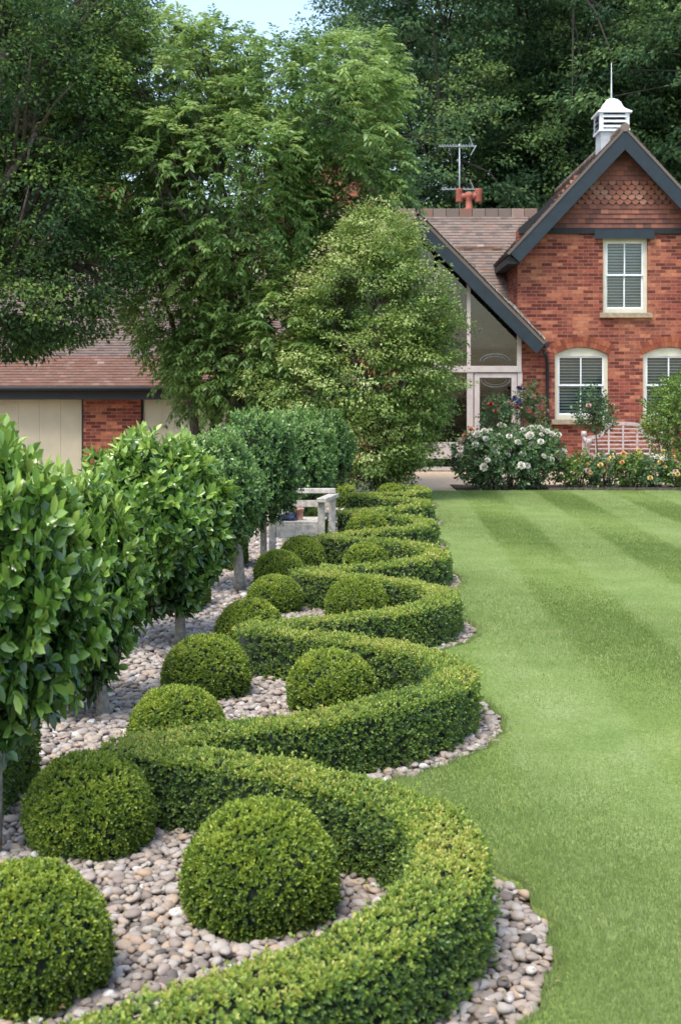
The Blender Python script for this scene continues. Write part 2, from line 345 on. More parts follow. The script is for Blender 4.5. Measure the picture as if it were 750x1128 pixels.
def shoots(P, D, nl, L, spread=(0.35, 1.25), stem=0.6, jit=0.25):
    """whorled shoots of nl leaves at P pointing along D -> base, axis, normal, shoot index"""
    n = len(P); D = nrm(D)
    ref = np.where(np.abs(D[:, 2:3]) < 0.9, np.array([[0, 0, 1.0]]), np.array([[1.0, 0, 0]]))
    X = nrm(np.cross(D, ref)); Y = np.cross(D, X)
    ph = rng.uniform(0, 6.28, n)
    Ps, As, Ns = [], [], []
    for i in range(nl):
        a = ph + i * 2.4 + rng.normal(0, .25, n)
        tt = i / max(nl - 1, 1)
        th = spread[1] + (spread[0] - spread[1]) * tt + rng.normal(0, .15, n)
        rad = X * np.cos(a)[:, None] + Y * np.sin(a)[:, None]
        ax = D * np.cos(th)[:, None] + rad * np.sin(th)[:, None]
        nn = D * np.sin(th)[:, None] - rad * np.cos(th)[:, None]
        Ps.append(P + D * (stem * L * tt)); As.append(ax + rng.normal(0, jit * .3, (n, 3))); Ns.append(nn)
    return np.concatenate(Ps), np.concatenate(As), np.concatenate(Ns), np.tile(np.arange(n), nl), np.repeat(np.arange(nl) / max(nl - 1, 1), n)
def ico(sub, r=1.0):
    bm = bmesh.new(); bmesh.ops.create_icosphere(bm, subdivisions=sub, radius=r)
    V = np.array([v.co[:] for v in bm.verts]); Fc = np.array([[v.index for v in f.verts] for f in bm.faces]); bm.free()
    return V, Fc
def noise3(P, sc, seed=0.0):
    return np.array([mnoise.noise(Vector((p[0] * sc + seed, p[1] * sc - seed, p[2] * sc + seed * .3))) for p in P])

# ------------------------------------------------------------------ serpentine geometry
def baseline(Z): return 0.053 * Z
EXT = [(1.15, 0.12), (2.45, -1.05), (3.85, 0.13), (4.98, -1.20), (6.30, 0.235), (7.5, -1.02), (8.75, 0.25), (9.9, -0.90), (11.15, 0.26),
       (12.45, -0.90), (13.75, 0.20), (15.0, -0.85), (16.3, 0.22), (17.5, -0.85), (18.7, 0.22), (19.9, -0.6)]
def centre_off(Z):
    for (a, oa), (b, ob) in zip(EXT[:-1], EXT[1:]):
        if a <= Z <= b:
            u = (Z - a) / (b - a)
            g = (u if oa > ob else 1 - u) ** 2.2      # broad round bays, tight troughs
            return (oa + (ob - oa) * g) if oa > ob else (ob + (oa - ob) * g)
    return EXT[-1][1]
CZ = np.arange(1.2, 19.6, 0.02)
CX = np.array([baseline(z) + centre_off(z) for z in CZ])
k_ = np.hanning(15); k_ /= k_.sum(); CX = np.convolve(np.pad(CX, 7, mode='edge'), k_, 'valid')
dX = np.gradient(CX, CZ); ln = np.sqrt(1 + dX ** 2)
TANx, TANy = dX / ln, 1 / ln          # tangent
NRx, NRy = TANy, -TANx                # right-hand normal (+x side)
def lawn_edge(Y):
    r = 0.30 if Y < 5.0 else 0.235
    d = r * r - (Y - CZ) ** 2
    ok = d > 0
    if not ok.any(): return baseline(Y) + 0.35
    return float(np.max(CX[ok] + np.sqrt(d[ok])))
LY = np.arange(-1.0, 21.95, 0.05)
LE = np.array([lawn_edge(y) if 1.3 < y < 19.4 else baseline(y) + (0.3 if y > 19.3 else .4) for y in LY])
LE = np.convolve(np.pad(LE, 2, mode='edge'), np.ones(5) / 5, 'valid') + 0.012 * np.sin(LY * 23) + 0.008 * np.sin(LY * 51 + 1)

# ------------------------------------------------------------------ ground sheets
def ground_z(x, y):
    def ss(t): t = np.clip(t, 0, 1); return t * t * (3 - 2 * t)
    return -0.045 - 0.5 * ss((-x - 2.6) / 2.5) * ss((y - 10) / 12)
def build_ground():
    xs = np.unique(np.concatenate([np.array([-600, -300, -150, -80, -50]), np.arange(-30, 31, 1.0), np.array([50, 80, 150, 300, 600])]))
    ys = np.unique(np.concatenate([np.array([-300, -100, -40]), np.arange(-10, 61, 1.0), np.array([80, 150, 300, 700, 1500])]))
    X, Y = np.meshgrid(xs, ys); Z = ground_z(X, Y)
    V = np.stack([X, Y, Z], -1).reshape(-1, 3); nx, ny = len(xs), len(ys)
    i, j = np.meshgrid(np.arange(nx - 1), np.arange(ny - 1)); b = (j * nx + i).ravel()
    Fc = np.stack([b, b + 1, b + nx + 1, b + nx], 1)
    cx = X[:-1, :-1].ravel() + .5; cy = Y[:-1, :-1].ravel() + .5
    me = npmesh('ground', V, [(Fc, 0, None)], [M['field']], True)
    tag(link('ground', me), kind='structure')
    # gravel drive to the garage: follows the ground 8 mm above it
    xs = np.arange(-14, -1.55, 0.5); ys = np.arange(-2, 29.1, 0.5)
    X, Y = np.meshgrid(xs, ys); Z = ground_z(X, Y) + .008
    V = np.stack([X, Y, Z], -1).reshape(-1, 3); nx, ny = len(xs), len(ys)
    i, j = np.meshgrid(np.arange(nx - 1), np.arange(ny - 1)); b = (j * nx + i).ravel()
    tag(link('driveway', npmesh('driveway', V, [(np.stack([b, b + 1, b + nx + 1, b + nx], 1), 0, None)], [M['drive']], True)), kind='structure')
build_ground()
def build_lawn():
    V, Fc = [], []
    xr = 30.0
    k = 24
    for y, xl in zip(LY, LE):
        V.append((xl + .004, y, -0.06)); V.append((xl, y, -0.006))
        for i in range(k + 1):
            x = xl + .015 + (xr - xl) * (i / k) ** 2.2
            V.append((x, y, 0.0 + 0.006 * math.sin(x * 1.7 + y * .9)))
    w = k + 3
    for j in range(len(LY) - 1):
        for i in range(w - 1):
            a = j * w + i; Fc.append((a, a + 1, a + w + 1, a + w)[::-1])
    e = (len(LY) - 1) * w
    me = npmesh('lawn', np.array(V), [(np.array(Fc)[:, ::-1], 0, None)], [M['lawn']], True)
    tag(link('lawn', me), kind='structure')
build_lawn()
def sheet(name, pts, z, mat):
    mb = MB(); mb.add([(x, y, z) for x, y in pts], [tuple(range(len(pts)))])
    return tag(mb.build(name, mat), kind='structure')
# soil under the cobbles (left of the lawn edge)
V = []; Fc = []
for y, xl in zip(LY, LE):
    V += [(baseline(y) - 2.35, y, -0.028), (xl + .002, y, -0.028)]
for j in range(len(LY) - 1): Fc.append((2 * j, 2 * j + 1, 2 * j + 3, 2 * j + 2))
tag(link('bed_soil', npmesh('bed_soil', np.array(V), [(np.array(Fc), 0, None)], [M['soil']])), kind='structure')
sheet('flower_bed', [(2.05, 21.93), (14, 21.93), (14, 23.6), (2.05, 23.6)], -0.012, M['soil'])
sheet('house_path', [(-1.5, 21.93), (2.02, 21.93), (2.02, 23.62), (14, 23.62), (14, 27.97), (-1.5, 27.97)], -0.016, M['paving'])

# cobbles -----------------------------------------------------------------
def build_cobbles():
    stones = []
    def grid(y0, y1, sp, jitter=.38):
        out = []
        ys = np.arange(y0, y1, sp * .86)
        for r, y in enumerate(ys):
            xl = np.interp(y, LY, LE)
            x0 = baseline(y) - 2.3
            if y < 4: x0 = max(x0, -.30 * y - .25)
            xs = np.arange(x0 + (r % 2) * sp / 2, xl - sp * .3, sp)
            p = np.stack([xs, np.full(len(xs), y)], 1) + rng.uniform(-jitter, jitter, (len(xs), 2)) * sp
            out.append(p)
        return np.concatenate(out)
    Vb3, Fb3 = ico(3); Vb2, Fb2 = ico(2); Vb1, Fb1 = ico(1)
    parts = []
    def emit(P, size, Vb, Fb, zo=0.0):
        n = len(P)
        s = size * np.clip(np.exp(rng.normal(-.06, .26, n)), .5, 1.35)
        sc = np.stack([s * rng.uniform(.95, 1.35, n), s * rng.uniform(.75, 1.0, n), s * rng.uniform(.42, .68, n)], 1)
        # lump the shape a little
        k = len(Vb)
        d1 = rsph(n); d2 = rsph(n)
        V = np.broadcast_to(Vb, (n, k, 3)).copy()
        f = 1 + .16 * np.sin(2.3 * np.einsum('nkj,nj->nk', V, d1) + rng.uniform(0, 6, n)[:, None]) + .10 * np.sin(4.1 * np.einsum('nkj,nj->nk', V, d2))
        V *= f[..., None]; V *= sc[:, None, :]
        yaw = rng.uniform(0, 6.28, n); tx = rng.normal(0, .22, n)
        c, si = np.cos(tx)[:, None], np.sin(tx)[:, None]
        y_, z_ = V[..., 1] * c - V[..., 2] * si, V[..., 1] * si + V[..., 2] * c
        V[..., 1], V[..., 2] = y_, z_
        c, si = np.cos(yaw)[:, None], np.sin(yaw)[:, None]
        x_, y_ = V[..., 0] * c - V[..., 1] * si, V[..., 0] * si + V[..., 1] * c
        V[..., 0], V[..., 1] = x_, y_
        V[..., 0] += P[:, 0:1]; V[..., 1] += P[:, 1:2]
        V[..., 2] += (-0.028 + sc[:, 2] * .62 + zo + rng.uniform(-.003, .006, n))[:, None]
        Fc = (Fb[None] + (np.arange(n) * k)[:, None, None]).reshape(-1, 3)
        t = np.clip(rng.beta(2.4, 2.4, n) + rng.normal(0, .05, n), 0, 1)
        pale = rng.random(n) < .06; t[pale] = rng.uniform(.85, 1, pale.sum())
        parts.append((V.reshape(-1, 3), Fc, np.repeat(t, len(Fb))))
    g = grid(2.2, 6.0, .032); emit(g, .0180, Vb2 if True else Vb3, Fb2)
    m = rng.random(len(g)) < .30; emit(g[m] + rng.normal(0, .012, (m.sum(), 2)), .0185, Vb2, Fb2, .012)
    g = grid(6.0, 9.5, .036); emit(g, .0205, Vb2, Fb2)
    m = rng.random(len(g)) < .25; emit(g[m], .021, Vb2, Fb2, .012)
    g = grid(9.5, 21.8, .052); emit(g, .030, Vb1, Fb1)
    off = 0; Vs, Fs, Ts = [], [], []
    for v, f, t in parts: Vs.append(v); Fs.append(f + off); Ts.append(t); off += len(v)
    me = npmesh('gravel', np.concatenate(Vs), [(np.concatenate(Fs), 0, np.concatenate(Ts))], [M['cobble']], True)
    tag(link('gravel', me), 'rounded pinkish grey cobbles spread between the box balls and hedge', 'cobbles', kind='stuff')
build_cobbles()

def build_litter():
    n = 1500
    y = 2.4 + 10 * rng.random(n) ** 1.4; xl = np.interp(y, LY, LE); x = xl - rng.uniform(0, 1, n) ** 1.2 * 1.9 + .05
    P = np.stack([x, y, np.full(n, .012)], 1); A = rsph(n); A[:, 2] *= .25
    v, f, m = leaf_geo(P, A, np.tile([0, 0, 1.0], (n, 1)) + rsph(n) * .3, rng.uniform(.010, .024, n), rng.uniform(.006, .012, n), .2)
    tag(link('leaf_litter', npmesh('leaf_litter', v, [(f, 0, rng.random(n))], [tinted('dry_leaves', [(0, (.10, .06, .03)), (.6, (.22, .15, .06)), (1, (.16, .22, .05))], .8)])), 'small dry clippings and leaves scattered on the cobbles', 'leaf litter', kind='stuff')
build_litter()
# grass blades ------------------------------------------------------------
def stripe(x, y):
    # mown stripes ~0.95 m wide, running away and slightly left
    return np.cos(2 * math.pi * (x - 0.04 * y - 2.1) / 1.25)
def build_grass():
    P, H, Wd = [], [], []
    def zone(y0, y1, dens, h, w):
        a = (y1 - y0)
        n = int(dens * a * (.30 * y1 + 3.0))
        y = rng.uniform(y0, y1, n); xl = np.interp(y, LY, LE)
        x = xl + rng.uniform(0, 1, n) * (.30 * y1 + 3.0)
        ok = (x < .29 * y + .6) | (rng.random(n) < .55)
        x, y = x[ok], y[ok]; n = len(x)
        P.append(np.stack([x, y, np.full(n, -.004)], 1)); H.append(h * np.exp(rng.normal(0, .25, n))); Wd.append(np.full(n, w))
    zone(2.6, 4.5, 42000, .013, .0024); zone(4.5, 6.5, 26000, .014, .0032); zone(6.5, 9.5, 12000, .016, .005)
    zone(9.5, 14, 9000, .015, .006); zone(14, 21.9, 5500, .015, .008)
    # longer tufts leaning over the cut edge
    y = rng.uniform(2.8, 21.5, 9000); xl = np.interp(y, LY, LE)
    P.append(np.stack([xl + rng.uniform(-.004, .02, len(y)), y, np.full(len(y), -.004)], 1)); H.append(.028 * np.exp(rng.normal(0, .3, len(y)))); Wd.append(np.where(y < 8, .003, .008))
    P = np.concatenate(P); H = np.concatenate(H); Wd = np.concatenate(Wd); n = len(P)
    st = stripe(P[:, 0], P[:, 1])
    st = np.tanh(st * 6) * np.clip((P[:, 1] - 4.5) / 5, 0, 1)
    lean = rng.normal(0, .24, (n, 2)); lean[:, 1] += st * .25       # the mower lays the blades away from or towards the viewer
    yaw = rng.uniform(0, 3.14, n)
    B = np.stack([np.cos(yaw), np.sin(yaw), np.zeros(n)], 1) * Wd[:, None] / 2
    T = P + np.stack([lean[:, 0] * H, lean[:, 1] * H, H / np.sqrt(1 + .5 * (lean ** 2).sum(1))], 1)
    V = np.stack([P - B, P + B, T], 1).reshape(-1, 3)
    Fc = np.arange(n * 3).reshape(-1, 3)
    t = np.clip(rng.normal(.46, .14, n) + st * .075, 0, 1)
    t[rng.random(n) < .02] = 1
    me = npmesh('grass', V, [(Fc, 0, t)], [M['grass']])
    tag(link('grass', me), 'short mown grass blades of the striped lawn', 'grass', kind='stuff')
build_grass()

# ------------------------------------------------------------------ box hedge
HED_H, HED_W = 0.28, 0.108
def build_hedge():
    parts = []; off = 0
    def sample(i0, i1, dens, L):
        idx = np.arange(i0, i1)
        seg = (CZ[1] - CZ[0]) * ln[idx]
        per = 2 * HED_W + 2 * HED_H
        area = seg.sum() * per
        n = int(area * dens)
        k = rng.choice(idx, n, p=seg / seg.sum()); fr = rng.random(n)
        cx = CX[k] + TANx[k] * fr * .02 * ln[k]; cy = CZ[k] + TANy[k] * fr * .02 * ln[k]
        u = rng.random(n) * per
        top = u < 2 * HED_W
        side = np.where(u < 2 * HED_W + HED_H, 1.0, -1.0)
        lat = np.where(top, u - HED_W, side * HED_W)
        hz = np.where(top, HED_H, np.where(side > 0, u - 2 * HED_W, u - 2 * HED_W - HED_H))
        P = np.stack([cx + NRx[k] * lat, cy + NRy[k] * lat, hz - .03 + .0], 1)
        # slight batter + bumps
        Nn = np.where(top[:, None], np.array([[0, 0, 1.0]]), np.stack([NRx[k] * side, NRy[k] * side, np.zeros(n)], 1))
        edge = np.clip((hz - (HED_H - .05)) / .05, 0, 1) * (~top) + np.clip((np.abs(lat) - (HED_W - .05)) / .05, 0, 1) * top
        rad = np.stack([NRx[k] * np.sign(lat), NRy[k] * np.sign(lat), np.ones(n)], 1)
        Nn = nrm(Nn * (1 - .5 * edge[:, None]) + .5 * edge[:, None] * nrm(rad))
        P -= Nn * (edge * .016)[:, None]
        s = noise3(P[:, :], 2.3, 2.) * .018 + noise3(P[:, :], 7.0) * .018 + noise3(P, 22.0, 5.) * .009
        P += Nn * s[:, None]
        P += Nn * rng.normal(0, .004, n)[:, None]
        P += Nn * (np.where(rng.random(n) < .05, rng.uniform(.01, .032, n), 0))[:, None]
        D = nrm(Nn + rng.normal(0, .42, (n, 3)) + np.array([0, 0, .25]))
        nl = 5
        p, a, nn, si, tt = shoots(P - Nn * L * .5, D, nl, L)
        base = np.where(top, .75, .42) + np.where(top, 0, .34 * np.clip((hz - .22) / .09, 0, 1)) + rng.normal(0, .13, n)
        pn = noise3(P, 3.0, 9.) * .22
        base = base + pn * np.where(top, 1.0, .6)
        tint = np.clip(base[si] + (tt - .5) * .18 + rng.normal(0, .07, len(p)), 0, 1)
        return p, a, nn, tint
    i6 = int((6.0 - 1.2) / .02); i10 = int((10 - 1.2) / .02); i14 = int((14 - 1.2) / .02); i2 = int((1.6 - 1.2) / .02)
    VV, FF, TT = [], [], []
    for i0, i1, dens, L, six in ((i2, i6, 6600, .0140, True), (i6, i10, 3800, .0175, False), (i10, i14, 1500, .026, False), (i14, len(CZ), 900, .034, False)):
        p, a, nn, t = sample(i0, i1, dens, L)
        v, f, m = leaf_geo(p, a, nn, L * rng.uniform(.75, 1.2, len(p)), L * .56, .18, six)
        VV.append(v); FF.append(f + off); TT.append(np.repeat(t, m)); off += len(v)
    # solid twiggy body
    nC = np.arange(0, len(CZ), 4)
    ring = [(-HED_W + .022, -.03), (-HED_W + .022, HED_H - .065), (-HED_W + .045, HED_H - .048), (HED_W - .045, HED_H - .048), (HED_W - .022, HED_H - .065), (HED_W - .022, -.03)]
    cv, cf = [], []
    for q, k in enumerate(nC):
        for l, h in ring: cv.append((CX[k] + NRx[k] * l, CZ[k] + NRy[k] * l, h))
    r = len(ring)
    for q in range(len(nC) - 1):
        for i in range(r - 1): cf.append((q * r + i, q * r + i + 1, (q + 1) * r + i + 1, (q + 1) * r + i))
    cf.append((0, 1, 4, 5)); cf.append((1, 2, 3, 4))
    e = (len(nC) - 1) * r; cf.append((e, e + 1, e + 4, e + 5)); cf.append((e + 1, e + 2, e + 3, e + 4))
    VV.append(np.array(cv)); FFc = np.array(cf) + off
    V = np.concatenate(VV) - np.array([0.2, 4, 0])
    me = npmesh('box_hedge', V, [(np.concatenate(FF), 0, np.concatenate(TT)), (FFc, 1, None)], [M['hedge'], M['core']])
    o = link('box_hedge', me, None, (0.2, 4, 0))
    tag(o, 'low clipped box hedge winding in S curves along the lawn edge', 'hedge')
build_hedge()

# ------------------------------------------------------------------ box balls
def ball_mesh(name, nshoot, L, six):
    P = rsph(nshoot); P = P[P[:, 2] > -.50]; n = len(P)
    r = 1 + noise3(P, 1.6, 3.) * .075 + noise3(P, 7., 7.) * .04 + rng.normal(0, .014, n); r[rng.random(n) < .02] += .045
    D = nrm(P + rng.normal(0, .42, (n, 3)) + np.array([0, 0, .2]))
    Q = P * r[:, None]; Q[:, 2] *= .93
    p, a, nn, si, tt = shoots(Q - P * L * .6, D, 5, L)
    # leaf tint is paler at the top and outward, deeper lower down
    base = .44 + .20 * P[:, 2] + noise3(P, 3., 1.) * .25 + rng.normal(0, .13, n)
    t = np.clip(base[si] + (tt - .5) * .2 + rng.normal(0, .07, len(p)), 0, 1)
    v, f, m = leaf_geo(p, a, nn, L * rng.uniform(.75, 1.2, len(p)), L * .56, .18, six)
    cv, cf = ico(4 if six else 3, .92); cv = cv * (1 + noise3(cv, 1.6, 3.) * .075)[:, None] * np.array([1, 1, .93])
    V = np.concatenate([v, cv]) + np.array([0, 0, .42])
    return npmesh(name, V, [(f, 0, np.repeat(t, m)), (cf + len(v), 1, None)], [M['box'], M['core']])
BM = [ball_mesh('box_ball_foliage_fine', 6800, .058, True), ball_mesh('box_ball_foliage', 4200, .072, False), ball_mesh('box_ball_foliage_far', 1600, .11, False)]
def place_ball(cx, top, w, label, lod):
    s = (top - 438 + .68 * w) / CAMH; Z = F / s
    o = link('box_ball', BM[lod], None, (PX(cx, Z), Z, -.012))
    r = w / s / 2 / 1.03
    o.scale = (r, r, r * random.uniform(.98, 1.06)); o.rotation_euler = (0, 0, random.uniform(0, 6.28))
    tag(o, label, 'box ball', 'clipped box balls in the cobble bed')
BALLS = [
 (26, 948, 192, 'large box ball cut off by the lower left corner of the photo', 0),
 (288, 882, 172, 'big round box ball enclosed by the nearest curve of the hedge', 0),
 (99, 827, 142, 'box ball beyond the lower left one, left of the hedge end', 0),
 (195, 750, 108, 'box ball half hidden behind the hedge tip, third back on the left', 0),
 (365, 710, 100, 'box ball enclosed by the second curve of the hedge', 1),
 (228, 695, 97, 'box ball on open cobbles just past the hedge tip', 1),
 (275, 657, 76, 'pale green box ball behind the left end of the second hedge loop', 1),
 (303, 630, 61, 'box ball in front of the pale pair beside the oak seat', 1),
 (393, 633, 70, 'box ball enclosed by the third curve of the hedge', 1),
 (308, 604, 57, 'low pale box ball in front of the oak seat legs', 1),
 (333, 590, 52, 'box ball touching the right front leg of the oak seat', 1),
 (403, 597, 50, 'box ball enclosed by the fourth curve of the hedge', 2),
 (405, 562, 46, 'small box ball in the fifth curve, right of the oak seat', 2),
 (340, 557, 42, 'box ball seen through the open back of the oak seat', 2),
 (376, 532, 38, 'small box ball beyond the top rail of the oak seat', 2),
 (430, 532, 34, 'farthest small box ball below the pale bushy tree', 2),
]
for b in BALLS: place_ball(*b)

# low clipped blocks between the standard trees
def block_mesh():
    hx, hy, hz = .20, .26, .27
    n = 3200; Ps = []; Ns = []
    for ax, sg, a in ((2, 1, hx * hy * 4), (0, 1, hy * 2 * hz), (0, -1, hy * 2 * hz), (1, -1, hx * 2 * hz), (1, 1, hx * 2 * hz)):
        k = int(a * 3200)
        p = np.stack([rng.uniform(-hx, hx, k), rng.uniform(-hy, hy, k), rng.uniform(0, hz, k)], 1)
        p[:, ax] = (hz if ax == 2 else sg * (hx if ax == 0 else hy))
        nn = np.zeros((k, 3)); nn[:, ax] = sg; Ps.append(p); Ns.append(nn)
    P = np.concatenate(Ps); Nn = np.concatenate(Ns); P += Nn * (noise3(P, 8.) * .02)[:, None]
    D = nrm(Nn + rng.normal(0, .45, P.shape)); L = .02
    p, a, nn, si, tt = shoots(P - Nn * .01, D, 5, L)
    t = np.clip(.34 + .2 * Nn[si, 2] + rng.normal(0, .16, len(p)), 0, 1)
    v, f, m = leaf_geo(p, a, nn, L, L * .56, .18)
    mb = MB(); mb.box(-hx + .02, hx - .02, -hy + .02, hy - .02, 0, hz - .02)
    V = np.concatenate([v, np.array(mb.V)])
    return npmesh('box_block', V, [(f, 0, np.repeat(t, m)), (np.array(mb.F) + len(v), 1, None)], [M['box'], M['core']])
BLK = block_mesh()
for Z, lab in ((5.12, 'low clipped box block at the left edge under the nearest dark bush'), (9.75, 'low clipped box block between the second and third visible trunks'),
               (12.1, 'low clipped box block behind the left leg of the oak seat')):
    o = link('box_block', BLK, None, (baseline(Z) - 1.76, Z, -.03)); o.rotation_euler = (0, 0, -.053)
    tag(o, lab, 'clipped box', 'clipped box blocks between the standard trees')

# ------------------------------------------------------------------ standard (lollipop) trees
def standard_mesh(name, nshoot, nl, L, six, mat, wid=.42):
    """unit crown of radius 1"""
    n = nshoot
    d = rsph(n); rr = 1 - np.abs(rng.normal(0, .12, n))
    deep = rng.random(n) < .30; rr[deep] = rng.uniform(.62, .9, deep.sum())
    bump = 1 + noise3(d, 1.6, 4.) * .12 + noise3(d, 3.6, 8.) * .20
    P = d * (rr * bump)[:, None]
    sup = np.abs(d).max(1); P *= (1 + .10 * (sup < .75) * 0)[:, None] if False else 1
    D = nrm(d * 1.0 + rng.normal(0, .50, (n, 3)) + np.array([0, 0, .28]))
    p, a, nn, si, tt = shoots(P - D * L * .85, D, nl, L, (.45, 1.5), .8)
    base = .34 + .26 * (rr[si] - .8) / .2 * 1.0 + rng.normal(0, .12, n)[si] + .22 * d[si, 2]  # crown shading put into the tint: upper leaves paler, inner ones darker
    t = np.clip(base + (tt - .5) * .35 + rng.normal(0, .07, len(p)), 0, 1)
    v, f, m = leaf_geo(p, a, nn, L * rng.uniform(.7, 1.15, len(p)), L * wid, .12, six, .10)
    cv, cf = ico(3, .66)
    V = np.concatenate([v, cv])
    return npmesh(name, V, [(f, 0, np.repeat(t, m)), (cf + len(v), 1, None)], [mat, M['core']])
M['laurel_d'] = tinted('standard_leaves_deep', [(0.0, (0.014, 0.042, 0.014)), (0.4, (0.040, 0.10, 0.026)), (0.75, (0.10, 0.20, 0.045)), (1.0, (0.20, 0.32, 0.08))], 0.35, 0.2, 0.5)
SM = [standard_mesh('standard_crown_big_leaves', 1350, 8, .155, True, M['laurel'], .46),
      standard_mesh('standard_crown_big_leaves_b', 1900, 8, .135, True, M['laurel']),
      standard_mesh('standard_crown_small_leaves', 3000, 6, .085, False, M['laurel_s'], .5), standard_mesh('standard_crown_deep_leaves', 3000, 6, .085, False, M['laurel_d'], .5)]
GSTD = 'clipped standard trees in a row on the left'
def standard(Z, cpx, cpy, rx, rz, trunk_px, base_px, mesh, label, th=.028):
    s = F / Z
    bx = PX(base_px, Z)
    e = empty('standard_tree', (bx, Z, -.03), label, 'clipped tree', GSTD)
    cx, cz = PX(cpx, Z) - bx, PZ(cpy, Z) + .03
    c = link('crown', mesh, e, (cx, 0, cz)); c.scale = (rx / s * .95, rx / s * .95, rz / s * .95); c.rotation_euler = (0, 0, random.uniform(0, 6.28))
    mb = MB(); tx = PX(trunk_px, Z) - bx
    zb = cz - rz / s
    org = wloc(e)
    pts = [(0, 0, 0), (tx * .4 + .004, .004, zb * .5), (tx, -.004, zb + .08), (tx * .55 + cx * .45, 0, zb + .30), (cx, 0, cz)]
    mb.tube([Vector(p) + org for p in pts], [th * 1.25, th * 1.0, th * .95, th * .8, th * .4], 12)
    for k in range(6):
        a = k * 1.05
        mb.tube([org + Vector((tx * .6 + cx * .4, 0, zb + .26)), org + Vector((cx + math.cos(a) * .18, math.sin(a) * .18, cz - .05)), org + Vector((cx + math.cos(a) * .33, math.sin(a) * .33, cz + .12))], [th * .4, th * .3, th * .15], 6)
    mb.build('trunk', M['barkl'], e)
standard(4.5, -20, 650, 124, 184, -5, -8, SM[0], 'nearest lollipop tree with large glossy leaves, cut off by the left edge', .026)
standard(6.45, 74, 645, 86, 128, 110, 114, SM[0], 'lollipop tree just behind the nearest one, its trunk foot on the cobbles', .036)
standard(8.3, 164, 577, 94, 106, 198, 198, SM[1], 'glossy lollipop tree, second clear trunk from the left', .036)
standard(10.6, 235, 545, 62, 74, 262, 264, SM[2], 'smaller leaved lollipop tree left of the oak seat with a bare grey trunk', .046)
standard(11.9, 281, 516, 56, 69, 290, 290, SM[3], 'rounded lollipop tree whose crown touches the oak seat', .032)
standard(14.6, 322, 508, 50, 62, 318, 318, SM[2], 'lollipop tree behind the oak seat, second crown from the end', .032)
standard(17.0, 353, 497, 39, 50, 353, 353, SM[3], 'last lollipop tree of the row, against the pale bushy tree', .032)

